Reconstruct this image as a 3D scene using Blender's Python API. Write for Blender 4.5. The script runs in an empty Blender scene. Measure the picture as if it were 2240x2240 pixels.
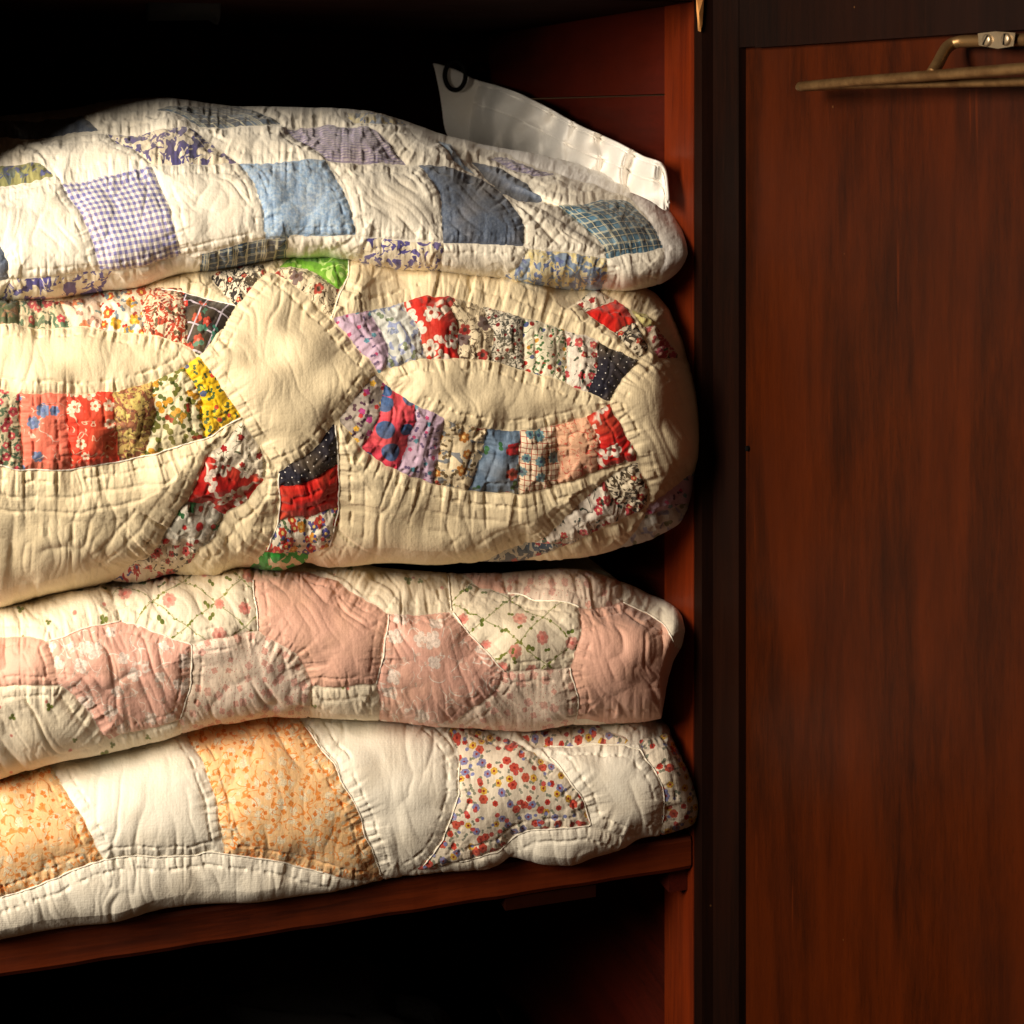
import bpy, bmesh, math, random
import numpy as np
from mathutils import Vector
R = math.radians
sc = bpy.context.scene
col = sc.collection
PI = math.pi

# ------------------------------------------------------------------ camera
F_PX = 3550.0; YAW = R(17.5); HOR = 250.0; IMG = 2240.0
CAM = np.array([0.0, -1.25, 0.605])
Fv = np.array([math.sin(YAW), math.cos(YAW), 0]); Rv = np.array([math.cos(YAW), -math.sin(YAW), 0]); Uv = np.array([0, 0, 1.0])
cam = bpy.data.cameras.new('camera'); camo = bpy.data.objects.new('camera', cam); col.objects.link(camo)
camo.location = CAM; camo.rotation_euler = (R(90), 0, -YAW)
cam.sensor_width = 36; cam.lens = 36*F_PX/IMG; cam.clip_start = .05; cam.clip_end = 50
cam.shift_y = (HOR-IMG/2)/IMG
cam.dof.use_dof = True; cam.dof.focus_distance = 1.27; cam.dof.aperture_fstop = 20
sc.camera = camo
# ------------------------------------------------------------------ light
w = bpy.data.worlds.new('World'); sc.world = w; w.use_nodes = True
w.node_tree.nodes['Background'].inputs[0].default_value = (1, .56, .26, 1)
w.node_tree.nodes['Background'].inputs[1].default_value = .030
def area(name, loc, target, size, power, colr):
    l = bpy.data.lights.new(name, 'AREA'); l.shape = 'RECTANGLE'; l.size = size[0]; l.size_y = size[1]
    l.energy = power; l.color = colr
    o = bpy.data.objects.new(name, l); col.objects.link(o); o.location = loc
    o.rotation_euler = (Vector(target)-Vector(loc)).to_track_quat('-Z', 'Y').to_euler()
area('window_light', (-.96, -.74, .92), (.20, 0, .26), (.60, .62), 43, (1, .87, .70))
sc.view_settings.view_transform = 'Standard'; sc.view_settings.look = 'None'
sc.view_settings.exposure = 0; sc.view_settings.gamma = 1
sc.render.resolution_x = sc.render.resolution_y = 1024
try: sc.cycles.max_bounces = 6
except Exception: pass

# ------------------------------------------------------------------ projection helpers
def ray(px, py):
    px = np.asarray(px, float); py = np.asarray(py, float)
    return Fv + Rv*((px-IMG/2)/F_PX)[..., None] + Uv*((HOR-py)/F_PX)[..., None]
def onY(px, py, Y):                         # point of the front-parallel plane y=Y seen at a pixel
    d = ray(px, py); t = (np.asarray(Y, float)-CAM[1])/d[..., 1]
    return CAM + d*t[..., None]
XS = float(onY(1517, 300, 0.0)[0])          # inner face of the right-hand side
HG = onY(1550, 300, -.002)                  # hinge line
cd, sd = math.cos(R(24.8)), math.sin(R(24.8))
DD = sd*Rv - cd*Fv                          # door direction, from hinge to free edge
DN = np.array([DD[1], -DD[0], 0])           # inner-face normal (towards the quilts)
def ondoor(px, py, off=0.0):
    d = ray(px, py); p0 = HG + DN*off
    t = np.dot(p0-CAM, DN)/np.dot(d, DN)
    return CAM + d*t
Z = {0: (0, 0, 2240/1932), 1: (0, 150, 800/1932), 2: (700, 100, 840/1932), 3: (0, 550, 800/1932), 4: (700, 550, 840/1932),
     5: (0, 1200, 800/1546), 6: (700, 1200, 940/1746), 7: (1400, 0, 840/1932)}
def zz(k, pts):
    x, y, s = Z[k]; return [(x+a*s, y+b*s) for a, b in pts]

# ------------------------------------------------------------------ materials
def lin(c):
    return tuple([(v/255/12.92 if v/255 <= .04045 else ((v/255+.055)/1.055)**2.4) for v in c]+[1])
class NB:
    def __init__(s, name):
        s.m = bpy.data.materials.new(name); s.m.use_nodes = True; s.nt = s.m.node_tree; s.n = s.nt.nodes; s.l = s.nt.links
        s.p = s.n['Principled BSDF']
    def new(s, t, **kw):
        o = s.n.new(t)
        for k, v in kw.items(): setattr(o, k, v)
        return o
    def put(s, sock, v):
        if isinstance(v, bpy.types.NodeSocket): s.l.new(v, sock)
        else: sock.default_value = v
    def ma(s, op, a, b=None, c=None):
        o = s.new('ShaderNodeMath', operation=op); s.put(o.inputs[0], a)
        if b is not None: s.put(o.inputs[1], b)
        if c is not None: s.put(o.inputs[2], c)
        return o.outputs[0]
    def vm(s, op, a, b=None, sc_=None):
        o = s.new('ShaderNodeVectorMath', operation=op); s.put(o.inputs[0], a)
        if b is not None: s.put(o.inputs[1], b)
        if sc_ is not None: s.put(o.inputs[3], sc_)
        return o.outputs['Value'] if op in ('LENGTH', 'DISTANCE') else o.outputs[0]
    def mix(s, f, a, b):
        o = s.new('ShaderNodeMix', data_type='RGBA'); s.put(o.inputs[0], f); s.put(o.inputs[6], a); s.put(o.inputs[7], b)
        return o.outputs[2]
    def sm(s, v, a, b):
        o = s.new('ShaderNodeMapRange', interpolation_type='SMOOTHSTEP'); s.put(o.inputs[0], v)
        o.inputs[1].default_value = a; o.inputs[2].default_value = b; return o.outputs[0]
    def noise(s, vec, scale, detail=2, rough=.5, dist=0):
        o = s.new('ShaderNodeTexNoise'); s.put(o.inputs['Vector'], vec); o.inputs['Scale'].default_value = scale
        o.inputs['Detail'].default_value = detail; o.inputs['Roughness'].default_value = rough; o.inputs['Distortion'].default_value = dist
        return o
    def mapping(s, vec, loc=(0, 0, 0), rot=0, scale=(1, 1, 1)):
        o = s.new('ShaderNodeMapping'); s.put(o.inputs[0], vec); o.inputs[1].default_value = loc
        o.inputs[2].default_value = (0, 0, rot); o.inputs[3].default_value = scale; return o.outputs[0]
    def sep(s, v):
        o = s.new('ShaderNodeSeparateXYZ'); s.put(o.inputs[0], v); return o.outputs
    def ramp(s, f, cols, const=True):
        o = s.new('ShaderNodeValToRGB'); r = o.color_ramp
        if const: r.interpolation = 'CONSTANT'
        while len(r.elements) < len(cols): r.elements.new(.5)
        for i, c in enumerate(cols):
            r.elements[i].position = i/len(cols) if const else i/(len(cols)-1); r.elements[i].color = c
        s.put(o.inputs[0], f); return o.outputs[0]

_seed = [0]
def flowers(b, uv, sp, size, petals, depth, dens, cols, centre=None, col_in=None, stretch=1.0):
    """scatter of petalled shapes; sp = spacing in px, size relative to the spacing"""
    _seed[0] += 1
    v = b.mapping(uv, loc=(_seed[0]*7.13, _seed[0]*3.71, 0), rot=_seed[0]*.9, scale=(100/sp,)*3)
    vo = b.new('ShaderNodeTexVoronoi', voronoi_dimensions='2D', feature='F1'); b.put(vo.inputs['Vector'], v)
    vo.inputs['Scale'].default_value = 1; vo.inputs['Randomness'].default_value = .85
    dl = b.sep(b.vm('SUBTRACT', v, vo.outputs['Position'])); cr = b.new('ShaderNodeSeparateColor'); b.put(cr.inputs[0], vo.outputs['Color'])
    rx, ry, rz = cr.outputs[0], cr.outputs[1], cr.outputs[2]
    ang = b.ma('ADD', b.ma('ARCTAN2', dl[1], dl[0]), b.ma('MULTIPLY', rz, 6.28))
    rr = b.vm('LENGTH', b.vm('SUBTRACT', v, vo.outputs['Position']))
    ca = b.ma('POWER', b.ma('ABSOLUTE', b.ma('COSINE', b.ma('MULTIPLY', ang, petals/2 if petals > 2 else 1.0))), 1.5 if petals == 2 else .55)
    lim = b.ma('MULTIPLY', b.ma('MULTIPLY_ADD', ca, 1.45*depth*size, size*(1.05-.95*depth)), b.ma('MULTIPLY_ADD', ry, .5, .7))
    m = b.sm(b.ma('SUBTRACT', lim, rr), -.02, .03)
    m = b.ma('MULTIPLY', m, b.ma('LESS_THAN', rx, dens))
    c = b.ramp(ry, [lin(q) for q in cols]) if len(cols) > 1 else lin(cols[0])
    if len(cols) > 1 or True:      # petals darken irregularly inside as printed shading does
        nz = b.noise(v, 7, 2).outputs[0]
        c = b.mix(b.ma('MULTIPLY', b.sm(nz, .45, .6), .35), c, lin([q*.6 for q in cols[0]]))
    out = b.mix(m, col_in, c)
    if centre is not None:
        mc = b.ma('MULTIPLY', b.sm(b.ma('SUBTRACT', size*.33, rr), -.02, .02), b.ma('LESS_THAN', rx, dens))
        out = b.mix(mc, out, lin(centre))
    return out
def layer(b, uv, c, L):
    k = L[0]; _seed[0] += 1; sd_ = _seed[0]
    if k == 'fl': return flowers(b, uv, *L[1:7], centre=L[7] if len(L) > 7 else None, col_in=c)
    if k == 'leaf': return flowers(b, uv, L[1], L[2], 2, .75, L[3], L[4], None, c)
    if k == 'dot': return flowers(b, uv, L[1], L[2], 1, 0, L[3], L[4], None, c)
    if k == 'vine':                                         # thin wandering lines: sp, width, colour
        v = b.mapping(uv, loc=(sd_, sd_*2, 0), scale=(100/L[1],)*3)
        n = b.noise(v, 1, 1, .5, .4).outputs[0]
        m = b.sm(b.ma('ABSOLUTE', b.ma('SUBTRACT', n, .5)), L[2], L[2]*.5)
        m = b.ma('MULTIPLY', m, b.sm(b.noise(v, 1.7, 1).outputs[0], .46, .52))
        return b.mix(m, c, lin(L[3]))
    if k == 'blob':                                         # sp, threshold, colour, distortion
        v = b.mapping(uv, loc=(sd_*3, sd_, 0), scale=(100/L[1],)*3)
        n = b.noise(v, 1, 2, .5, L[4] if len(L) > 4 else 1).outputs[0]
        return b.mix(b.sm(n, L[2], L[2]+.03), c, lin(L[3]))
    if k == 'mott':                                         # sp, colour, amount
        v = b.mapping(uv, loc=(sd_*3, sd_, 0), scale=(100/L[1],)*3)
        n = b.noise(v, 1, 4, .7).outputs[0]
        return b.mix(b.ma('MULTIPLY', b.sm(n, .38, .62), L[3]), c, lin(L[2]))
    if k == 'grid':                                         # sp, width, colour, rot : thin crossing lines
        v = b.sep(b.mapping(uv, rot=L[4], scale=(100/L[1],)*3)); f = []
        for q in (0, 1): f.append(b.ma('LESS_THAN', b.ma('FRACT', v[q]), L[2]))
        return b.mix(b.ma('MAXIMUM', f[0], f[1]), c, lin(L[3]))
    if k == 'pin':                                          # regular pin dots
        v = b.mapping(uv, rot=L[4], scale=(100/L[1],)*3)
        f = b.vm('SUBTRACT', b.vm('FRACTION', v), (.5, .5, 0)); f = b.sep(f)
        r = b.ma('SQRT', b.ma('ADD', b.ma('POWER', b.ma('ABSOLUTE', f[0]), 2.0), b.ma('POWER', b.ma('ABSOLUTE', f[1]), 2.0)))
        return b.mix(b.sm(r, L[2]*1.2, L[2]*.8), c, lin(L[3]))
    if k == 'lat':                                          # diamond lattice of little leafy dots
        v = b.vm('ADD', uv, b.vm('SCALE', b.noise(uv, 1.4, 1).outputs[1], sc_=.22))
        v = b.sep(b.mapping(v, rot=L[4], scale=(100/L[1], 100/(L[1]*.75), 1)))
        f0 = b.ma('PINGPONG', v[0], .5); f1 = b.ma('PINGPONG', v[1], .5)
        m = b.sm(b.ma('MINIMUM', f0, f1), L[2], L[2]*.5)
        n = b.noise(uv, 11, 1).outputs[0]
        m2 = b.sm(b.ma('ADD', b.ma('MINIMUM', f0, f1), b.ma('MULTIPLY', b.sm(n, .6, .45), .2)), L[2]*2.2, L[2]*1.6)
        return b.mix(b.ma('MAXIMUM', b.ma('MULTIPLY', m, .6), m2), c, lin(L[3]))
    if k == 'ging':                                         # unit-square gingham: count, colour
        v = b.sep(b.vm('ADD', uv, b.vm('SCALE', b.noise(uv, 5, 1).outputs[1], sc_=.02))); f = []
        for q in (0, 1): f.append(b.sm(b.ma('PINGPONG', b.ma('MULTIPLY', v[q], float(L[1])), .5), .21, .29))
        s_ = b.ma('MULTIPLY', b.ma('ADD', f[0], f[1]), .5)
        return b.mix(b.ma('POWER', s_, .8), c, lin(L[2]))
    if k == 'plaid':                                        # unit-square plaid: count, dark, light
        v = b.sep(uv)
        for q in (0, 1):
            fr = b.ma('FRACT', b.ma('MULTIPLY', v[q], float(L[1])))
            c = b.mix(b.ma('MULTIPLY', b.sm(b.ma('ABSOLUTE', b.ma('SUBTRACT', fr, .5)), .27, .22), .55), c, lin(L[2]))
        for q in (0, 1):
            fr = b.ma('FRACT', b.ma('MULTIPLY', v[q], float(L[1])))
            for pos in (.12, .2, .62):
                c = b.mix(b.ma('MULTIPLY', b.ma('LESS_THAN', b.ma('ABSOLUTE', b.ma('SUBTRACT', fr, pos)), .022), .75), c, lin(L[3]))
        return c
    if k == 'stripe':                                       # count, colour, width, axis
        v = b.sep(b.vm('ADD', uv, b.vm('SCALE', b.noise(uv, 4, 1).outputs[1], sc_=.06)))
        fr = b.ma('FRACT', b.ma('MULTIPLY', v[L[4]], float(L[1])))
        return b.mix(b.ma('MULTIPLY', b.ma('LESS_THAN', fr, L[3]), .8), c, lin(L[2]))
    raise ValueError(k)
_mc = {}
def fabric(name, base, layers=(), rot=0.0):
    if name in _mc: return _mc[name]
    b = NB(name); uvn = b.new('ShaderNodeUVMap', uv_map='UVMap'); uv = uvn.outputs[0]
    if rot: uv = b.mapping(uv, rot=rot)
    c = lin(base)
    for L in layers: c = layer(b, uv, c, L)
    uv2 = b.new('ShaderNodeUVMap', uv_map='cloth').outputs[0]
    n = b.noise(uv2, 1.1, 3).outputs[0]                      # slight yellowing, uneven with age
    c = b.mix(b.ma('MULTIPLY', b.sm(n, .4, .75), .16), c, lin((205, 175, 120)))
    fib = b.noise(b.mapping(uv2, scale=(1, .25, 1)), 60, 2, .7).outputs[0]
    c = b.mix(b.ma('MULTIPLY', b.sm(fib, .45, .8), .06), c, (0.02, .015, .01, 1))
    b.put(b.p.inputs['Base Color'], c)
    b.p.inputs['Roughness'].default_value = .6
    b.p.inputs['Specular IOR Level'].default_value = .28
    b.p.inputs['Sheen Weight'].default_value = .18
    b.p.inputs['Sheen Roughness'].default_value = .5
    wx = b.new('ShaderNodeTexWave', bands_direction='X'); b.put(wx.inputs['Vector'], uv2); wx.inputs['Scale'].default_value = 10; wx.inputs['Distortion'].default_value = 1.5
    wy = b.new('ShaderNodeTexWave', bands_direction='Y'); b.put(wy.inputs['Vector'], uv2); wy.inputs['Scale'].default_value = 10; wy.inputs['Distortion'].default_value = 1.5
    fine = b.noise(uv2, 14, 3, .6).outputs[0]
    h = b.ma('ADD', b.ma('MULTIPLY', b.ma('ADD', wx.outputs[1], wy.outputs[1]), .12), b.ma('MULTIPLY', fine, 1.1))
    bp = b.new('ShaderNodeBump'); bp.inputs['Strength'].default_value = .32; bp.inputs['Distance'].default_value = .0012
    b.put(bp.inputs['Height'], h); b.l.new(bp.outputs[0], b.p.inputs['Normal'])
    _mc[name] = b.m; return b.m

def wood(name, dark, light, scale, rough=.35, streak=1.0, spec=.5, coat=.2, rot=(0, 0, 0)):
    b = NB(name); tc = b.new('ShaderNodeTexCoord').outputs['Object']
    mp = b.new('ShaderNodeMapping'); b.put(mp.inputs[0], tc); mp.inputs[3].default_value = scale; mp.inputs[2].default_value = rot; v = mp.outputs[0]
    n1 = b.noise(v, 1, 5, .62, .6).outputs[0]
    n2 = b.noise(v, 5, 4, .7, .2).outputs[0]
    n3 = b.noise(tc, 9, 4, .6).outputs[0]
    f = b.ma('ADD', b.ma('MULTIPLY', n1, .55), b.ma('MULTIPLY', n2, .45))
    c = b.mix(b.sm(f, .5-.16/streak, .5+.16/streak), lin(dark), lin(light))
    c = b.mix(b.ma('MULTIPLY', b.sm(n3, .35, .7), .4), c, lin([q*.62 for q in dark]))
    por = b.noise(v, 16, 2, .8).outputs[0]                    # open pores
    c = b.mix(b.ma('MULTIPLY', b.sm(por, .58, .68), .5), c, lin([q*.45 for q in dark]))
    mo = b.new('ShaderNodeMapping'); b.put(mo.inputs[0], tc); mo.inputs[3].default_value = tuple(q*.16 for q in scale); fig = b.noise(mo.outputs[0], 1, 3, .55, 1.5).outputs[0]
    c = b.mix(b.ma('MULTIPLY', b.sm(fig, .42, .64), .38), c, lin([q*1.2 for q in light]))      # broad figure
    ms_ = b.new('ShaderNodeMapping'); b.put(ms_.inputs[0], tc); ms_.inputs[3].default_value = (230, 230, 9) if scale[2] < 10 else (9, 230, 230); ms_.inputs[2].default_value = (.05, .02, .03)
    scr = b.noise(ms_.outputs[0], 1, 1).outputs[0]
    c = b.mix(b.ma('MULTIPLY', b.ma('MULTIPLY', b.sm(scr, .70, .75), b.sm(n3, .5, .6)), .10), c, lin([min(255, q*1.9+14) for q in light]))   # hairline scratches
    spk = b.new('ShaderNodeTexVoronoi', feature='F1'); b.put(spk.inputs[0], tc); spk.inputs['Scale'].default_value = 34
    sp2 = b.new('ShaderNodeSeparateColor'); b.put(sp2.inputs[0], spk.outputs['Color'])
    ms = b.ma('MULTIPLY', b.ma('LESS_THAN', spk.outputs['Distance'], .035), b.ma('LESS_THAN', sp2.outputs[0], .16))
    c = b.mix(b.ma('MULTIPLY', ms, .45), c, lin((112, 74, 40)))   # dust specks and tiny knocks
    b.put(b.p.inputs['Base Color'], c)
    b.put(b.p.inputs['Roughness'], b.ma('MULTIPLY_ADD', n3, .3, rough-.12))
    b.p.inputs['Specular IOR Level'].default_value = spec
    b.p.inputs['Coat Weight'].default_value = coat; b.p.inputs['Coat Roughness'].default_value = .25
    bp = b.new('ShaderNodeBump'); bp.inputs['Strength'].default_value = .25; bp.inputs['Distance'].default_value = .0008
    b.put(bp.inputs['Height'], f); b.l.new(bp.outputs[0], b.p.inputs['Normal'])
    return b.m
M = {}
M['door'] = wood('mahogany_panel', (34, 9, 1), (70, 25, 2), (60, 60, 8), .44, .62, .16, 0)
M['dark'] = wood('dark_stained_wood', (16, 5, 2), (30, 11, 4), (40, 40, 3), .55, 1, .12, 0)
M['darkh'] = wood('dark_stained_rail', (16, 5, 2), (30, 11, 4), (40, 3, 40), .55, 1, .12, 0)
M['post'] = wood('orange_stained_wood', (78, 21, 3), (120, 42, 7), (50, 50, 3), .45, .8, .3, .1)
M['side'] = wood('red_stained_wood', (46, 9, 3), (74, 19, 6), (40, 4, 40), .5, .8, .25, .05)
M['shelf'] = wood('red_shelf_wood', (50, 14, 4), (96, 36, 9), (3, 40, 60), .45, 1, .3, .1)
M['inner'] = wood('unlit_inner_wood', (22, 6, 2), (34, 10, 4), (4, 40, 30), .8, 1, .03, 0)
M['raw'] = wood('raw_splintered_wood', (190, 100, 40), (240, 180, 110), (80, 80, 9), .7, 1, .2, 0)
def metal(name, c1, c2, rough):
    b = NB(name); tc = b.new('ShaderNodeTexCoord').outputs['Object']
    n = b.noise(tc, 60, 4, .6).outputs[0]; n2 = b.noise(tc, 260, 2).outputs[0]
    c = b.mix(b.sm(n, .35, .7), lin(c1), lin(c2)); c = b.mix(b.ma('MULTIPLY', b.sm(n2, .66, .74), .4), c, lin((60, 30, 14)))
    b.put(b.p.inputs['Base Color'], c); b.p.inputs['Metallic'].default_value = .8
    b.put(b.p.inputs['Roughness'], b.ma('MULTIPLY_ADD', n, .3, rough-.1)); return b.m
M['brass'] = metal('aged_brass', (150, 118, 78), (112, 82, 50), .42)
M['nickel'] = metal('dull_nickel', (190, 170, 140), (150, 128, 98), .35)
M['black'] = metal('blackened_iron', (20, 16, 12), (12, 9, 7), .6)

# ------------------------------------------------------------------ object helpers
def tag(o, label=None, cat=None, group=None, kind=None):
    if label: o['label'] = label
    if cat: o['category'] = cat
    if group: o['group'] = group
    if kind: o['kind'] = kind
    return o
def empty(name, loc, label, cat, group=None):
    o = bpy.data.objects.new(name, None); col.objects.link(o); o.location = loc; o.empty_display_size = .05
    return tag(o, label, cat, group)
def link(name, me, mat, parent=None, label=None):
    o = bpy.data.objects.new(name, me); col.objects.link(o)
    if mat: me.materials.append(mat)
    if parent is not None:
        o.parent = parent
        L = parent.location if parent.parent is None else Vector((0, 0, 0))
        me.transform(__import__('mathutils').Matrix.Translation(-Vector(root_loc(parent))))
    if label: o['label'] = label
    return o
def root_loc(p):
    v = Vector((0, 0, 0))
    while p is not None: v += p.location; p = p.parent
    return v
def bm_obj(name, bm, mat, parent=None, label=None, smooth=False, bevel=0):
    if bevel:
        bmesh.ops.bevel(bm, geom=[e for e in bm.edges if len(e.link_faces) == 2 and e.calc_face_angle(0) > .5], offset=bevel, segments=2, affect='EDGES', profile=.6)
    bmesh.ops.recalc_face_normals(bm, faces=bm.faces)
    me = bpy.data.meshes.new(name); bm.to_mesh(me); bm.free()
    for p in me.polygons: p.use_smooth = smooth
    return link(name, me, mat, parent, label)
def add_box(bm, x0, x1, y0, y1, z0, z1):
    v = [bm.verts.new(p) for p in ((x0, y0, z0), (x1, y0, z0), (x1, y1, z0), (x0, y1, z0), (x0, y0, z1), (x1, y0, z1), (x1, y1, z1), (x0, y1, z1))]
    for f in ((0, 3, 2, 1), (4, 5, 6, 7), (0, 1, 5, 4), (1, 2, 6, 5), (2, 3, 7, 6), (3, 0, 4, 7)): bm.faces.new([v[i] for i in f])
def box(name, x0, x1, y0, y1, z0, z1, mat, parent, label=None, bevel=.0015):
    bm = bmesh.new(); add_box(bm, x0, x1, y0, y1, z0, z1); return bm_obj(name, bm, mat, parent, label, False, bevel)
def dbox(bm, t0, t1, n0, n1, z0, z1):        # box in door axes: along, out from the face, height
    def P(t, n, z): q = HG + DD*t + DN*n; return (q[0], q[1], z)
    v = [bm.verts.new(P(t, n, z)) for z in (z0, z1) for t, n in ((t0, n0), (t1, n0), (t1, n1), (t0, n1))]
    for f in ((0, 3, 2, 1), (4, 5, 6, 7), (0, 1, 5, 4), (1, 2, 6, 5), (2, 3, 7, 6), (3, 0, 4, 7)): bm.faces.new([v[i] for i in f])
def add_tube(bm, pts, r, seg=14, caps=True):
    pts = [Vector(p) for p in pts]; rr = r if isinstance(r, (list, tuple)) else [r]*len(pts); rings = []; up = None
    for i, p in enumerate(pts):
        t = (pts[min(i+1, len(pts)-1)]-pts[max(i-1, 0)]).normalized()
        if up is None: up = t.orthogonal().normalized()
        up = (up - t*up.dot(t)).normalized(); s = t.cross(up)
        rings.append([bm.verts.new(p+(up*math.cos(a)+s*math.sin(a))*rr[i]) for a in [2*PI*k/seg for k in range(seg)]])
    for a, c in zip(rings, rings[1:]):
        for k in range(seg): bm.faces.new((a[k], a[(k+1) % seg], c[(k+1) % seg], c[k]))
    if caps: bm.faces.new(rings[0][::-1]); bm.faces.new(rings[-1])
def smooth_path(pts, n=8):
    P = [Vector(p) for p in pts]; P = [P[0]]+P+[P[-1]]; out = []
    for i in range(1, len(P)-2):
        for k in range(n):
            t = k/n; a, b_, c, d = P[i-1:i+3]
            out.append(.5*((2*b_)+(-a+c)*t+(2*a-5*b_+4*c-d)*t*t+(-a+3*b_-3*c+d)*t**3))
    out.append(P[-2]); return out

# ------------------------------------------------------------------ numpy noise, distance field
rng = np.random.RandomState(5)
TAB = rng.rand(256, 256)
def vnoise(x, y, ox=0, oy=0):
    x = x+ox; y = y+oy; xi = np.floor(x).astype(int); yi = np.floor(y).astype(int); fx = x-xi; fy = y-yi
    fx = fx*fx*fx*(fx*(fx*6-15)+10); fy = fy*fy*fy*(fy*(fy*6-15)+10)
    a = TAB[yi % 256, xi % 256]; b_ = TAB[yi % 256, (xi+1) % 256]; c = TAB[(yi+1) % 256, xi % 256]; d = TAB[(yi+1) % 256, (xi+1) % 256]
    return (a*(1-fx)+b_*fx)*(1-fy)+(c*(1-fx)+d*fx)*fy
def jfa(mask):
    h, w_ = mask.shape; yy, xx = np.mgrid[0:h, 0:w_].astype(float)
    sx = np.where(mask, xx, -1e5); sy = np.where(mask, yy, -1e5); best = (sx-xx)**2+(sy-yy)**2
    for st in (512, 256, 128, 64, 32, 16, 8, 4, 2, 1, 1):
        px_, py_ = sx.copy(), sy.copy()
        for dx in (-st, 0, st):
            for dy in (-st, 0, st):
                if dx == dy == 0 or abs(dx) >= w_ or abs(dy) >= h: continue
                y0, y1 = max(0, dy), min(h, h+dy); x0, x1 = max(0, dx), min(w_, w_+dx)
                cx = px_[y0-dy:y1-dy, x0-dx:x1-dx]; cy = py_[y0-dy:y1-dy, x0-dx:x1-dx]
                dd = (cx-xx[y0:y1, x0:x1])**2+(cy-yy[y0:y1, x0:x1])**2; m = dd < best[y0:y1, x0:x1]
                best[y0:y1, x0:x1][m] = dd[m]; sx[y0:y1, x0:x1][m] = cx[m]; sy[y0:y1, x0:x1][m] = cy[m]
    return np.sqrt(best), sx, sy
def inpoly(X, Y, poly):
    ins = np.zeros(X.shape, bool); n = len(poly)
    for i in range(n):
        x1, y1 = poly[i]; x2, y2 = poly[(i+1) % n]
        if y1 == y2: continue
        c = ((y1 > Y) != (y2 > Y)) & (X < (x2-x1)*(Y-y1)/(y2-y1)+x1); ins ^= c
    return ins
def curve(pts):
    """monotone smooth interpolation of (u, v) points"""
    p = np.array(sorted(pts), float); x, y = p[:, 0], p[:, 1]
    h = np.diff(x); dlt = np.diff(y)/h; m = np.zeros(len(x)); m[0], m[-1] = dlt[0], dlt[-1]
    for i in range(1, len(x)-1):
        m[i] = 0 if dlt[i-1]*dlt[i] <= 0 else 2*dlt[i-1]*dlt[i]/(dlt[i-1]+dlt[i])
    def f(u):
        u = np.asarray(u, float); k = np.clip(np.searchsorted(x, u)-1, 0, len(x)-2); t = np.clip((u-x[k])/h[k], 0, 1)
        return (2*t**3-3*t**2+1)*y[k]+(t**3-2*t**2+t)*h[k]*m[k]+(-2*t**3+3*t**2)*y[k+1]+(t**3-t**2)*h[k]*m[k+1]
    return f
def blur(a, n=1):
    for _ in range(n):
        p = np.pad(a, 1, mode='edge'); a = (p[:-2, 1:-1]+p[2:, 1:-1]+2*p[1:-1, 1:-1]+p[1:-1, :-2]+p[1:-1, 2:])/6
    return a

MM = .000357                                     # metres per source pixel at the shelf front
def coons(quad):
    """quad: four edge polylines top(l->r), right(t->b), bottom(l->r), left(t->b) -> sample positions and their unit coords"""
    def par(pl):
        pl = np.array(pl, float); s = np.r_[0, np.cumsum(np.hypot(*np.diff(pl, axis=0).T))]; s /= s[-1]
        return lambda t: np.stack([np.interp(t, s, pl[:, 0]), np.interp(t, s, pl[:, 1])], -1)
    T, Rr, B, Lf = [par(q) for q in quad]
    a, b_ = np.meshgrid(np.linspace(0, 1, 46), np.linspace(0, 1, 46)); a1 = a[..., None]; b1 = b_[..., None]
    P = (1-b1)*T(a)+b1*B(a)+(1-a1)*Lf(b_)+a1*Rr(b_)-((1-a1)*(1-b1)*T(0.)+a1*(1-b1)*T(1.)+(1-a1)*b1*B(0.)+a1*b1*B(1.))
    Ja = np.gradient(P, 1/45., axis=1); Jb = np.gradient(P, 1/45., axis=0)
    return P.reshape(-1, 2), a.ravel(), b_.ravel(), Ja.reshape(-1, 2), Jb.reshape(-1, 2)

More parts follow.
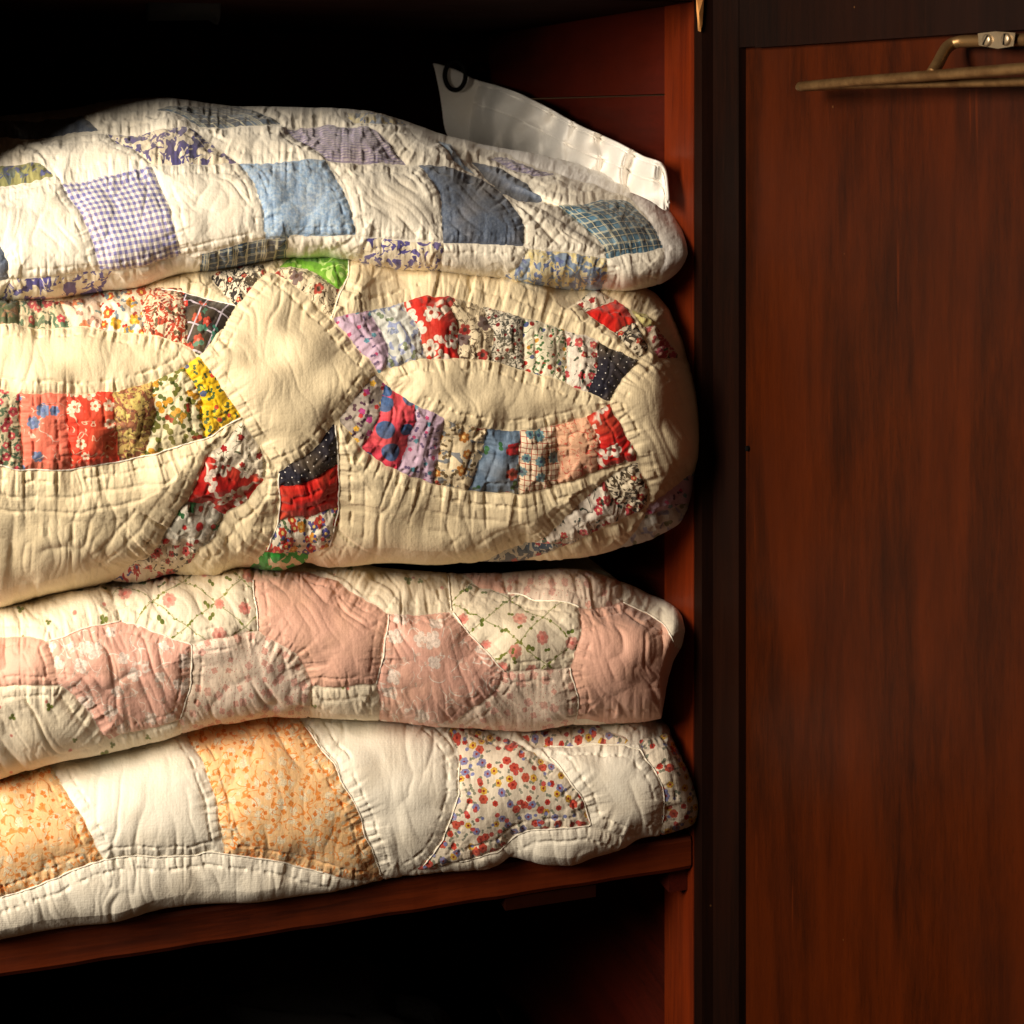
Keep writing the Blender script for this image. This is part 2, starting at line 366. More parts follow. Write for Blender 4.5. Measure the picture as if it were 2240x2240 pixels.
def make_quilt(root, T, B, umin, umax, yf, ye, atop, abot, qf, endw, base_mat, patches, seams, rel, step=2.0, ptop=2.0, back=.46, name='quilt_top', extra=None, threads=()):
    # columns: dense in frame, coarser to the left of it
    us = np.concatenate([np.arange(umin, umax-24, step), umax-24*(1-np.linspace(0, 1, 16)**.5)]) if True else None
    us = np.unique(np.clip(us, umin, umax-.2))
    Tt, Bb = T(us), B(us)
    Bb = np.maximum(Bb, Tt+.5)
    nq = int((Bb-Tt).max()/step*1.15)
    q = .5-.5*np.cos(np.linspace(0, 1, nq)*PI); q = .55*np.linspace(0, 1, nq)+.45*q
    U, Q = np.meshgrid(us, q); V = Tt[None, :]+(Bb-Tt)[None, :]*Q
    QF = qf(U) if callable(qf) else qf
    xt = np.clip((QF-Q)/QF, 0, 1); xb = np.clip((Q-QF)/(1-QF), 0, 1)
    AT = atop(U) if callable(atop) else atop
    off = AT*(1-np.sqrt(np.maximum(0, 1-xt**ptop)))+abot*(1-np.sqrt(np.maximum(0, 1-xb**2.2)))
    e = np.clip((umax-U)/endw, 0, 1); en = 1-np.sqrt(np.maximum(0, 1-(1-e)**2))
    off = off*(1-.8*en)
    Y = yf+off+(ye-yf)*en
    if extra is not None: Y = Y+extra(U, Q, V)
    P = onY(U, V, Y)
    # ---- label raster and relief raster in picture coordinates
    s = 2.0; u0, u1 = umin-20, umax+20; v0, v1 = float(Tt.min())-30, float(Bb.max())+30
    rx, ry = np.meshgrid(np.arange(u0, u1, s), np.arange(v0, v1, s))
    wx = rx+(vnoise(rx/38, ry/38)-.5)*7+(vnoise(rx/11, ry/11, 9)-.5)*2.4
    wy = ry+(vnoise(rx/38, ry/38, 50, 31)-.5)*7+(vnoise(rx/11, ry/11, 77)-.5)*2.4
    lab = np.zeros(rx.shape, int)
    for i, p in enumerate(patches):
        lab[inpoly(wx, wy, p['poly'])] = i+1
    sm = np.zeros(lab.shape, bool)
    sm[:, 1:] |= lab[:, 1:] != lab[:, :-1]; sm[1:] |= lab[1:] != lab[:-1]
    for pl in seams:
        for (xa, ya), (xb_, yb) in zip(pl, pl[1:]):
            n = int(max(abs(xb_-xa), abs(yb-ya))/1.0)+2; t = np.linspace(0, 1, n)
            ix = ((xa+(xb_-xa)*t-u0)/s).astype(int); iy = ((ya+(yb-ya)*t-v0)/s).astype(int)
            ok = (ix >= 0) & (ix < lab.shape[1]) & (iy >= 0) & (iy < lab.shape[0]); sm[iy[ok], ix[ok]] = True
    d, nx, ny = jfa(sm); d = d*s; nx = nx*s; ny = ny*s
    g = rel
    H = g['puff']*(1-np.exp(-d/g.get('pr', 38)))
    H -= g['groove']*np.exp(-(d/3.2)**2)
    pn = vnoise(nx/g['pp'], ny/g['pp'], 13, 3); pn2 = vnoise(nx/(g['pp']*.55), ny/(g['pp']*.55), 3, 90)
    pk = .38-(1-np.abs(2*pn-1))**2.6-.35*(1-np.abs(2*pn2-1))**2.6+.5*(vnoise(nx/30, ny/30, 7, 71)-.5)
    opn = blur((lab == 0).astype(float), 4) if g.get('echo') else np.ones(lab.shape)
    pdm = 26+(g['pd']-26)*opn
    H += g['puck']*pk*np.exp(-(d/pdm)**1.5)*(1-np.exp(-d/3.))
    H += g['puck']*.45*(.3-(1-np.abs(2*vnoise(nx/9, ny/9, 19, 53)-1))**2)*np.exp(-(d/20)**2)*(1-np.exp(-d/3.))
    so = g['stitch_off']
    H -= g['stitch']*np.exp(-((d-so-2.5*(vnoise(nx/40, ny/40, 8)-.5))/2.8)**2)*(.1+1.5*np.clip((vnoise(nx/6.5, ny/6.5, 40)-.3)*2, 0, 1))
    ca, sa = math.cos(g['wang']), math.sin(g['wang'])
    if g.get('echo'):
        for m_ in (2.25, 3.5): H -= opn*g['echo']*np.exp(-((d-so*m_-3*(vnoise(nx/40, ny/40, 8+m_)-.5))/3.6)**2)*(.2+1.2*vnoise(nx/8, ny/8, 60))
    wu = rx+(vnoise(rx/60, ry/60, 4)-.5)*g['wwarp']; wv = ry+(vnoise(rx/60, ry/60, 14, 8)-.5)*g['wwarp']
    rid = 0; mk = np.clip((vnoise(rx/150, ry/110, 61, 7)-.5)*3+.5, 0, 1); wl = g['wl']
    def ridge(x, y, p=3.0): return (1-np.abs(2*vnoise(x, y, 11, 23)-1))**p-.28
    for ang, mm in ((g['wang'], mk), (g['wang']+g.get('wsp', .9), 1-mk)):
        ca, sa = math.cos(ang), math.sin(ang); a = wu*ca+wv*sa; b_ = -wu*sa+wv*ca
        rid = rid+mm*(ridge(a/(wl*2.4), b_/(wl*.8))+.38*ridge(a/(wl*1.6)+31, b_/(wl*.42)))
    rid = rid+g.get('iso', .5)*(ridge(wu/44+60, wv/44)+.45*ridge(wu/20+90, wv/20))
    H -= g['wrink']*(.6+.4*opn if g.get('echo') else 1)*rid*(.25+.75*np.clip(d/30, 0, 1))*(.45+1.1*vnoise(rx/160, ry/160, 61))
    H += g['lump']*(vnoise(rx/95, ry/70, 31, 5)-.5)
    H = blur(H, 1)
    def samp(A, u, v):
        x = np.clip((u-u0)/s, 0, A.shape[1]-1.01); y = np.clip((v-v0)/s, 0, A.shape[0]-1.01)
        xi = x.astype(int); yi = y.astype(int); fx = x-xi; fy = y-yi
        return (A[yi, xi]*(1-fx)+A[yi, xi+1]*fx)*(1-fy)+(A[yi+1, xi]*(1-fx)+A[yi+1, xi+1]*fx)*fy
    du = np.gradient(P, axis=1); dv = np.gradient(P, axis=0); N = np.cross(du, dv)
    L = np.linalg.norm(N, axis=2, keepdims=True); N = N/np.maximum(L, 1e-12)
    vw = P-CAM; N = np.where((N*vw).sum(2, keepdims=True) > 0, -N, N)
    hh = samp(H, U, V)*MM*np.clip(np.minimum(U-umin+30, umax-U)/g.get('endfade', 60), .0, 1)*np.clip(.25+Q/.10, 0, 1)*np.clip(.3+(1-Q)/.10, 0, 1)
    P = P+N*hh[..., None]
    # ---- the hidden rest: over the top and under the bottom, back into the cupboard
    def ext(row, sgn, drop):
        rings = []; r0 = P[row]; cur = r0.copy(); dirv = r0-CAM; sl = dirv[:, 2]/dirv[:, 1]
        ys = [.006, .014, .026, .045, .075, .12, .18, .25, .33, .42]
        for k, dy in enumerate(ys):
            p = r0.copy(); lim = np.maximum(back-r0[:, 1], .004); dd = np.minimum(dy, lim*(k+1)/len(ys) if k > 6 else np.minimum(dy, lim))
            p[:, 1] += dd
            if sgn < 0: p[:, 2] += np.minimum(sl, 0)*dd*1.05-.05*dd-drop*dd*dd-.0008*(k+1)
            else: p[:, 2] += .0012*(k+1)*np.clip((Bb-Tt)/60, 0, 1)
            rings.append(p)
        return rings
    top = ext(0, -1, .5); bot = ext(-1, 1, 0)
    allP = np.stack(top[::-1]+[P[i] for i in range(P.shape[0])]+bot)
    n_t = len(top); nr = P.shape[0]
    Uf = np.vstack([np.repeat(U[:1], n_t, 0), U, np.repeat(U[-1:], len(bot), 0)])
    Vf = np.vstack([V[:1]-np.arange(n_t, 0, -1)[:, None]*8., V, V[-1:]+np.arange(1, len(bot)+1)[:, None]*8.])
    # ---- left of the frame: carry the profile on and round it off
    lc = []; nl = 12
    for k in range(nl, 0, -1):
        t = k/nl; c = allP[:, 0].copy(); mid = c.mean(0)
        sh = math.sqrt(max(0, 1-t**4)); zm = .5*(P[0, 0, 2]+P[-1, 0, 2])
        c[:, 0] -= t*.006; c[:, 2] = zm+(c[:, 2]-zm)*(.15+.85*sh); c[:, 1] += .12*(1-sh)
        lc.append(c)
    allP = np.concatenate([np.stack(lc, 1), allP], axis=1)
    Uf = np.concatenate([Uf[:, :1]-np.arange(nl, 0, -1)[None, :]*20., Uf], 1); Vf = np.concatenate([np.repeat(Vf[:, :1], nl, 1), Vf], 1)
    nR, nC = allP.shape[:2]; idx = np.arange(nR*nC).reshape(nR, nC)
    F = np.stack([idx[:-1, :-1], idx[1:, :-1], idx[1:, 1:], idx[:-1, 1:]], -1).reshape(-1, 4)
    fc = (idx[0, :-1], idx[0, 1:], idx[-1, 1:], idx[-1, :-1]); Fb = np.stack(fc, -1)
    Fl = None
    cu = .25*(Uf[:-1, :-1]+Uf[1:, :-1]+Uf[:-1, 1:]+Uf[1:, 1:]).ravel(); cv = .25*(Vf[:-1, :-1]+Vf[1:, :-1]+Vf[:-1, 1:]+Vf[1:, 1:]).ravel()
    xi = np.clip(np.round((cu-u0)/s).astype(int), 0, lab.shape[1]-1); yi = np.clip(np.round((cv-v0)/s).astype(int), 0, lab.shape[0]-1)
    fl = lab[yi, xi]; fl[cu < u0] = 0
    rowf = np.repeat(np.arange(nR-1), nC-1); fl[(rowf < n_t-5) | (rowf > n_t+nr+4)] = 0
    pos = allP.reshape(-1, 3).copy(); FL = fl.reshape(nR-1, nC-1)
    e1 = np.argwhere(FL[:, 1:] != FL[:, :-1]); e2 = np.argwhere(FL[1:] != FL[:-1])
    ea = np.r_[idx[e1[:, 0], e1[:, 1]+1], idx[e2[:, 0]+1, e2[:, 1]]]; eb = np.r_[idx[e1[:, 0]+1, e1[:, 1]+1], idx[e2[:, 0]+1, e2[:, 1]+1]]
    cnt = np.bincount(ea, minlength=len(pos))+np.bincount(eb, minlength=len(pos)); mv = cnt == 2
    for _ in range(5):
        sm_ = np.stack([np.bincount(ea, pos[eb, k], len(pos))+np.bincount(eb, pos[ea, k], len(pos)) for k in range(3)], -1)
        pos[mv] = .45*pos[mv]+.55*sm_[mv]/2
    uf = Uf.ravel(); vf = Vf.ravel()
    F = np.vstack([F, Fb]); fl = np.r_[fl, np.zeros(len(Fb), int)]
    org = np.array(root_loc(root))
    def emit(nm, faces, mat, label, quad=None):
        ids, inv = np.unique(faces, return_inverse=True); faces = inv.reshape(-1, 4); p = pos[ids]-org
        me = bpy.data.meshes.new(nm); me.vertices.add(len(p)); me.vertices.foreach_set('co', p.astype(np.float32).ravel())
        me.loops.add(faces.size); me.loops.foreach_set('vertex_index', faces.ravel().astype(np.int32))
        me.polygons.add(len(faces)); me.polygons.foreach_set('loop_start', (np.arange(len(faces))*4).astype(np.int32))
        me.update(calc_edges=True)
        me.polygons.foreach_set('use_smooth', np.ones(len(faces), bool))
        uu, vv = uf[ids], vf[ids]; cl = np.stack([uu/100, -vv/100], -1); uvc = cl
        if quad is not None:
            S, A, Bq, Ja, Jb = coons(quad); w_ = np.stack([uu, vv], -1); near = np.zeros(len(w_), int)
            for c0 in range(0, len(w_), 3000):
                near[c0:c0+3000] = ((w_[c0:c0+3000, None]-S[None])**2).sum(2).argmin(1)
            dl = w_-S[near]; det = Ja[near, 0]*Jb[near, 1]-Ja[near, 1]*Jb[near, 0]
            da = (dl[:, 0]*Jb[near, 1]-dl[:, 1]*Jb[near, 0])/det; db = (Ja[near, 0]*dl[:, 1]-Ja[near, 1]*dl[:, 0])/det
            uvc = np.stack([A[near]+da, Bq[near]+db], -1)
        for n2, arr in (('UVMap', uvc), ('cloth', cl)):
            lay = me.uv_layers.new(name=n2); lay.data.foreach_set('uv', arr[faces.ravel()].astype(np.float32).ravel())
        me.validate()
        o = bpy.data.objects.new(nm, me); col.objects.link(o); me.materials.append(mat); o.parent = root
        if label: o['label'] = label
    emit(name, F[fl == 0], base_mat, None)
    if threads:
        for pl in threads:
            bm = bmesh.new(); pts = []
            for (xa, ya), (xb_, yb) in zip(pl, pl[1:]):
                n = max(2, int(math.hypot(xb_-xa, yb-ya)/5))
                for k in range(n): pts.append((xa+(xb_-xa)*k/n, ya+(yb-ya)*k/n))
            pts.append(pl[-1]); a_ = np.array(pts); a_ = a_-np.stack([(vnoise(a_[:, 0]/38, a_[:, 1]/38)-.5)*7, (vnoise(a_[:, 0]/38, a_[:, 1]/38, 50, 31)-.5)*7], -1)
            ci = np.clip(np.searchsorted(us, a_[:, 0]), 1, len(us)-2); qv = (a_[:, 1]-Tt[ci])/(Bb-Tt)[ci]; ok = (qv > .01) & (qv < .99)
            ri = np.clip(np.searchsorted(q, qv), 1, len(q)-2)
            ps = [Vector(P[r_, c_]+N[r_, c_]*.0004) for r_, c_, o_ in zip(ri, ci, ok) if o_]
            if len(ps) > 3:
                ps = [(ps[max(0, i-1)]+ps[i]*2+ps[min(len(ps)-1, i+1)])/4 for i in range(len(ps))]
                add_tube(bm, ps, [.00055+.00022*math.sin(i*1.9+math.sin(i*.7)*2) for i in range(len(ps))], 6)
            if len(bm.verts): bm_obj('seam_thread', bm, f_thread, root, None, True)
            else: bm.free()
    for i, p in enumerate(patches):
        m = fl == i+1
        if m.sum() < 12: continue
        emit(p.get('name', 'patch'), F[m], p['mat'], p.get('label'), p.get('quad'))
    return allP

def pt(poly, mat, label, quad=None, name='patch'): return dict(poly=poly, mat=mat, label=label, quad=quad, name=name)

# ------------------------------------------------------------------ the wardrobe
ZT = float(onY(1517, 4, 0)[2]); ZB = -.46; DP = .60; XL = -.048
wr = empty('wardrobe', (.0, .3, ZB), 'old red mahogany wardrobe standing open, with quilts stacked on its shelf', 'wardrobe')
box('side_stile', XS, XS+.034, 0, .062, ZB, ZT+.16, M['post'], wr, 'orange brown upright at the mouth of the wardrobe')
zr = float((CAM + ray(1400, 207)*((XS+.004)/ray(1400, 207)[0]))[2])
box('side_wall', XS+.004, XS+.024, .0635, DP, ZB, zr-.0015, M['side'], wr)
box('side_rail', XS+.001, XS+.024, .0635, DP, zr, ZT+.16, M['side'], wr)
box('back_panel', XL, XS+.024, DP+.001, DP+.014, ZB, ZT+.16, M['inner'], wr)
box('unseen_left_wall', XL-.03, XL, 0, DP, ZB, ZT+.16, M['inner'], wr)  # out of view; set close in so it shades the quilts' upper left
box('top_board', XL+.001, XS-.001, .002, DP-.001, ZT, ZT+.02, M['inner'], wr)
box('top_rail', XL+.001, XS-.001, -.018, .0005, ZT+.001, ZT+.16, M['darkh'], wr)
box('front_stile', XS+.0005, XS+.0165, -.016, -.0005, ZB, ZT+.16, M['dark'], wr, 'nearly black narrow front edge beside the door')
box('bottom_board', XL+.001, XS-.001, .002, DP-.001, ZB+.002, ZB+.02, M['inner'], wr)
# shelf with its thin worn front lip and a cleat under it
bm = bmesh.new()
n = 60; TH0, TH1 = .0305, .0275
prev = None
def shelf_sec(x, th, j):
    return [bm.verts.new(p) for p in ((x, .0015+j, 0), (x, 0+j, -.003), (x, 0+j, -th+.004), (x, .003+j, -th), (x, DP-.002, -th), (x, DP-.002, 0))]
for i in range(n+1):
    t = i/n; x = XL+.002+(XS-.002-XL-.002)*t; sec = shelf_sec(x, TH0+(TH1-TH0)*t+.0003*math.sin(i*.9), .0002*math.sin(i*1.7))
    if prev:
        for k in range(6): bm.faces.new((prev[k], sec[k], sec[(k+1) % 6], prev[(k+1) % 6]))
    else: bm.faces.new(sec[::-1])
    prev = sec
bm.faces.new(prev)
bm_obj('shelf', bm, M['shelf'], wr, 'worn red shelf board with a rough lower edge', False)
xa = float(onY(1070, 1980, .05)[0]); xb2 = float(onY(1262, 1960, .05)[0])
box('shelf_cleat', xa, xb2, .004, .05, -TH1-.012, -TH1-.0015, M['inner'], wr)
xa = float(onY(1455, 1900, .02)[0])
box('shelf_support', xa, XS-.0005, .012, .3, -TH1-.022, -TH1-.002, M['side'], wr)
# splinter at the top of the stile
bm = bmesh.new(); sp = zz(7, [(283, -20), (322, -20), (318, 60), (314, 120), (306, 160), (292, 155), (290, 110), (284, 50)])
fr = [bm.verts.new(onY(a, b_, -.0185)) for a, b_ in sp]; bk = [bm.verts.new(onY(a+(3 if a < 1530 else -3), b_, -.0155)) for a, b_ in sp]
c0 = bm.verts.new(onY(1529, 30, -.0205))
for i in range(len(fr)):
    j = (i+1) % len(fr); bm.faces.new((fr[i], fr[j], c0)); bm.faces.new((fr[j], fr[i], bk[i], bk[j]))
bm_obj('splinter', bm, M['raw'], wr, 'pale raw splintered chip in the dark edge')
# hanging rail end under the top board
bm = bmesh.new(); ra = onY(322, -4, .16); rb = onY(478, -6, .16)
pts = [ra, ra+(rb-ra)*.85, ra+(rb-ra)*.94, rb-(rb-ra)*.02, rb]; add_tube(bm, pts, [.0195, .0195, .0235, .0235, .017], 24)
add_box(bm, float(ra[0])+.01, float(ra[0])+.03, .15, .17, float(ra[2])+.005, ZT+.001)
bm_obj('hanging_rail', bm, M['black'], wr, None, True)
# door : frame, panel
door_top = ZT+.15
zrail = float(ondoor(1626, 106, .003)[2]); zrail2 = float(ondoor(2239, 65, .003)[2]); zrl = .5*(zrail+zrail2)
def tdoor(px, off=0): return float(np.dot(ondoor(px, 300, off)-HG, DD))
t1 = tdoor(1625); t2 = tdoor(1661)
bm = bmesh.new()
dbox(bm, 0, t1, -.020, .004, ZB, door_top)
dbox(bm, t1+.0004, t2-.0006, -.020, .0036, zrl+.001, door_top)
dbox(bm, t2, .455, -.020, .004, zrl, door_top)
dbox(bm, .455+.0006, .52, -.020, .004, ZB, door_top)
dbox(bm, t1+.001, .4545, -.020, .004, ZB, ZB+.07)
door = bm_obj('door', bm, M['dark'], wr, 'wardrobe door swung open, dark frame round a brown panel', False, .0012)
bm = bmesh.new(); dbox(bm, t1-.004, .458, -.012, -.003, ZB+.06, zrl+.01)
bm_obj('door_panel', bm, M['door'], door)
# small screw hole / nail on the panel edge
nl_ = ondoor(1636, 981, -.002); bm = bmesh.new(); add_tube(bm, [nl_-DN*.003, nl_+DN*.0015], .0022, 10); bm_obj('nail', bm, M['black'], door)
# trouser rail on the door
rail_parts = []
OFF = .034
A = lambda pts, off=OFF: [ondoor(a, b_, off) for a, b_ in pts]
z7 = lambda x, y: zz(7, [(x, y)])[0]
bm = bmesh.new()
up_ = A([z7(805, 436), z7(1100, 408), z7(1500, 378), z7(1932, 345), z7(2500, 300)], OFF)
add_tube(bm, smooth_path(up_), .0036, 14)
lo_ = A([z7(830, 440), z7(1100, 428), z7(1500, 420), z7(1932, 411), z7(2500, 395)], OFF-.012)
add_tube(bm, smooth_path([up_[0]]+lo_), .0030, 12)
rail = bm_obj('trouser_rail', bm, M['brass'], wr, 'thin dull brass rail loop held off the open door', True)
bm = bmesh.new()
arm = [ondoor(*z7(1470, 368), OFF), ondoor(*z7(1500, 318), OFF-.006), ondoor(*z7(1545, 240), OFF-.018), ondoor(*z7(1600, 212), OFF-.024), ondoor(*z7(1700, 206), .008), ondoor(*z7(2100, 196), .008)]
add_tube(bm, smooth_path(arm), .0040, 14); bm_obj('arm', bm, M['brass'], rail, None, True)
bm = bmesh.new()
pl = [z7(*p) for p in ((1700, 168), (1790, 158), (1888, 165), (1884, 200), (1878, 232), (1800, 245), (1704, 228))]
fr = [bm.verts.new(ondoor(a, b_, .0145)) for a, b_ in pl]; bk = [bm.verts.new(ondoor(a, b_, .0045)) for a, b_ in pl]
bm.faces.new(fr); bm.faces.new(bk[::-1])
for i in range(len(fr)): j = (i+1) % len(fr); bm.faces.new((fr[j], fr[i], bk[i], bk[j]))
bm_obj('bracket', bm, M['nickel'], rail, None, False, .0012)
for k, (a, b_) in enumerate(((1750, 202), (1845, 198))):
    c = ondoor(*z7(a, b_), .0145); bm = bmesh.new()
    add_tube(bm, [c-DN*.001, c+DN*.0012, c+DN*.0020, c+DN*.0022], [.0040, .0040, .0028, .0008], 20)
    s1 = Vector(DD)*math.cos(.9+k*.5)+Vector((0, 0, 1))*math.sin(.9+k*.5)
    bm_obj('screw', bm, M['nickel'], rail, None, True)
    bm = bmesh.new(); cc = Vector(c+DN*.0022); add_tube(bm, [cc-s1*.0035, cc+s1*.0035], .0006, 6); bm_obj('screw_slot', bm, M['black'], rail)
# hook and ring on the side wall
def onwall(px, py, dx=0):
    d = ray(px, py); t = (XS+.001-dx)/d[0]; return CAM+d*t
bm = bmesh.new()
hk = onwall(*zz(2, [(800, 140)])[0], 0); h1 = Vector(hk)
pth = [h1+Vector((.004, 0, 0)), h1+Vector((-.014, 0, 0)), h1+Vector((-.030, -.004, -.006)), h1+Vector((-.038, -.006, -.018)), h1+Vector((-.030, -.008, -.027)), h1+Vector((-.02, -.008, -.020))]
add_tube(bm, smooth_path(pth), .0032, 10)
bmesh.ops.create_uvsphere(bm, u_segments=14, v_segments=10, radius=.0075, matrix=__import__('mathutils').Matrix.Translation(h1+Vector((-.006, 0, 0))))
hook = bm_obj('coat_hook', bm, M['brass'], wr, 'small tarnished coat hook on the side wall', True)
bm = bmesh.new(); cx = zz(2, [(680, 150)])[0]; cpt = onwall(*cx, .055); rad = .0125; pts = []
e1 = Vector(Rv); e2 = Vector((0, 0, 1))
for k in range(25):
    a = 2*PI*k/24; pts.append(Vector(cpt)+e1*math.cos(a)*rad*.95+e2*math.sin(a)*rad*1.35)
add_tube(bm, pts, .0027, 10, False)
add_tube(bm, smooth_path([Vector(cpt)+e1*.011+e2*.008, h1+Vector((-.036, -.006, -.014)), h1+Vector((-.03, -.004, -.004))]), .0026, 8)
bm_obj('ring', bm, M['black'], hook, None, True)

# ------------------------------------------------------------------ fabrics
CREAM2 = (241, 224, 188); CREAM1 = (243, 236, 220); CREAM3 = (243, 234, 215); WHITE4 = (247, 241, 226)
f_c1 = fabric('cream_cotton', CREAM1); f_c2 = fabric('butter_muslin', CREAM2); f_w = fabric('white_cotton', (250, 247, 242)); f_w4 = fabric('off_white_linen', WHITE4)
f_thread = fabric('pale_thread', (250, 244, 230))
PUR = (98, 92, 158)
f_ging = fabric('lilac_gingham', (246, 240, 228), [('ging', 15, (116, 114, 176))])
f_swirl = fabric('violet_scroll', (238, 226, 200), [('blob', 26, .52, PUR, 1.3), ('blob', 20, .6, (86, 80, 146), 1.2)])
f_swirl2 = fabric('violet_scroll_small', (236, 224, 200), [('blob', 22, .50, (84, 78, 136), 1.2)])
f_ltblue = fabric('pale_blue_mottle', (146, 176, 208), [('mott', 8, (205, 218, 226), .75), ('mott', 20, (112, 146, 190), .5)])
f_denim = fabric('slate_blue_cotton', (86, 98, 120), [('mott', 6, (118, 128, 144), .7), ('mott', 26, (66, 78, 98), .5)])
f_plaid = fabric('blue_plaid', (92, 134, 160), [('plaid', 5, (34, 52, 68), (216, 206, 170))])
f_plaid2 = fabric('navy_plaid', (78, 104, 130), [('plaid', 3, (28, 38, 58), (190, 186, 160)), ('stripe', 9, (200, 196, 172), .14, 0)])
f_lav = fabric('lavender_stripe', (188, 178, 190), [('stripe', 16, (108, 100, 150), .42, 1), ('stripe', 9, (160, 150, 180), .3, 0)])
f_water = fabric('blue_cream_watercolour', (226, 214, 176), [('blob', 38, .5, (142, 160, 184), 1.5), ('blob', 22, .57, (112, 126, 172), 1.2), ('blob', 20, .6, (232, 214, 150), 1)])
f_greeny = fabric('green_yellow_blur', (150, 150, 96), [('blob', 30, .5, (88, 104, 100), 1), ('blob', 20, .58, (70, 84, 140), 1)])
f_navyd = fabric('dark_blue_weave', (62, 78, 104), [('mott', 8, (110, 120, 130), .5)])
RED = (205, 20, 14)
f_red = fabric('plain_red', RED)
f_redw = fabric('red_white_blossom', (200, 22, 18), [('vine', 60, .04, (240, 222, 205)), ('fl', 52, .26, 5, .42, .7, [(244, 230, 214)], (150, 14, 14)), ('leaf', 30, .34, .35, [(240, 220, 205)])])
f_reddot = fabric('red_green_sprig', (212, 24, 14), [('fl', 40, .22, 4, .5, .5, [(90, 60, 20)])])
f_navy = fabric('navy_pin_dot', (26, 24, 40), [('pin', 15, .085, (225, 220, 215), .5)])
f_star = fabric('white_star_print', (238, 226, 204), [('vine', 26, .02, (90, 96, 70)), ('fl', 26, .26, 5, .35, .6, [(176, 24, 30), (150, 24, 30)])])
f_grey = fabric('grey_daisy', (168, 164, 150), [('fl', 60, .42, 8, .3, .5, [(226, 220, 205)], (196, 30, 30)), ('leaf', 34, .3, .4, [(60, 120, 70)]), ('fl', 40, .16, 5, .2, .35, [(190, 30, 30)])])
f_calico = fabric('cream_red_calico', (236, 222, 198), [('vine', 20, .03, (70, 60, 50)), ('fl', 25, .3, 5, .3, .65, [(192, 40, 44), (214, 80, 80)], (90, 20, 20)), ('leaf', 16, .3, .3, [(70, 74, 60)])])
f_redblue = fabric('red_blue_calico', (230, 214, 196), [('blob', 20, .54, (178, 30, 40), 1.4), ('blob', 18, .6, (60, 70, 140), 1)])
f_multi = fabric('bright_garden_print', (240, 230, 210), [('leaf', 14, .34, .5, [(70, 100, 120), (60, 110, 70)]), ('fl', 24, .40, 6, .22, .85, [(214, 40, 24), (60, 74, 150), (235, 160, 40), (206, 50, 40)], (250, 220, 130)), ('fl', 15, .26, 5, .3, .5, [(70, 80, 160), (214, 50, 40)])])
f_green = fabric('green_leaf_print', (40, 172, 60), [('blob', 34, .56, (236, 220, 180), 1.6), ('blob', 24, .62, (20, 110, 50), 1)])
f_lime = fabric('lime_print', (112, 172, 48), [('blob', 40, .6, (190, 224, 130), 1.2)])
f_sketch = fabric('ink_flower_print', (232, 216, 184), [('vine', 22, .035, (70, 52, 48)), ('vine', 14, .03, (96, 78, 62)), ('fl', 46, .3, 5, .35, .45, [(176, 40, 44), (120, 104, 104)], (70, 40, 40))])
f_bw = fabric('black_white_calico', (226, 214, 190), [('blob', 11, .5, (44, 38, 36), 1.3), ('fl', 26, .24, 5, .3, .5, [(190, 50, 36), (170, 30, 36)], (230, 190, 120))])
f_bw2 = fabric('grey_berry_calico', (214, 206, 188), [('blob', 9, .5, (82, 82, 74), 1.2), ('dot', 17, .2, .7, [(130, 24, 32)])])
f_gpk = fabric('green_pink_chintz', (206, 192, 160), [('blob', 16, .53, (92, 118, 92), 1.2), ('fl', 25, .36, 5, .25, .6, [(210, 80, 92), (190, 64, 80)], (240, 200, 170)), ('leaf', 16, .3, .4, [(80, 100, 80)])])
f_dkgrn = fabric('dark_green_chintz', (88, 96, 66), [('blob', 18, .55, (140, 110, 80), 1)])
f_peach = fabric('peach_posy', (238, 214, 190), [('fl', 34, .34, 6, .25, .6, [(232, 110, 84), (230, 140, 96)], (250, 220, 160)), ('leaf', 22, .3, .4, [(140, 160, 150), (196, 150, 130)])])
f_orflo = fabric('orange_posy', (242, 232, 208), [('fl', 28, .36, 6, .25, .7, [(224, 96, 30), (236, 176, 50)], (250, 220, 110)), ('leaf', 18, .3, .5, [(196, 60, 40), (130, 150, 160)])])
f_rust = fabric('rust_foliage', (230, 208, 176), [('blob', 13, .49, (178, 58, 30), 1.6), ('leaf', 16, .34, .5, [(120, 40, 24), (110, 90, 60)])])
f_blkst = fabric('black_garland_stripe', (38, 28, 28), [('fl', 30, .3, 5, .3, .6, [(206, 50, 36), (190, 60, 40)], (232, 130, 110)), ('grid', 46, .07, (196, 186, 200), .45), ('leaf', 26, .3, .3, [(60, 130, 110)])])
f_salmon = fabric('salmon_blue_posy', (236, 122, 100), [('fl', 48, .27, 6, .25, .6, [(112, 130, 170), (120, 140, 180)], (90, 110, 160)), ('vine', 40, .012, (240, 200, 180))])
f_coral = fabric('coral_white_posy', (222, 62, 40), [('fl', 34, .32, 5, .45, .5, [(244, 214, 186)], (222, 90, 60)), ('vine', 34, .012, (240, 190, 160))])
f_tan = fabric('tan_paisley', (196, 166, 96), [('blob', 22, .5, (150, 92, 62), 1.8), ('vine', 16, .03, (96, 62, 52)), ('blob', 24, .6, (212, 190, 110), 1)])
f_leafy = fabric('olive_leaf_print', (234, 222, 184), [('leaf', 19, .46, .6, [(92, 104, 44), (120, 120, 50)]), ('leaf', 24, .40, .4, [(168, 50, 28), (214, 156, 40)])])
f_yel = fabric('yellow_garden_print', (240, 196, 20), [('leaf', 15, .34, .6, [(70, 96, 50)]), ('fl', 24, .26, 5, .15, .6, [(200, 40, 24), (70, 90, 130)]), ('vine', 24, .015, (90, 100, 50))])
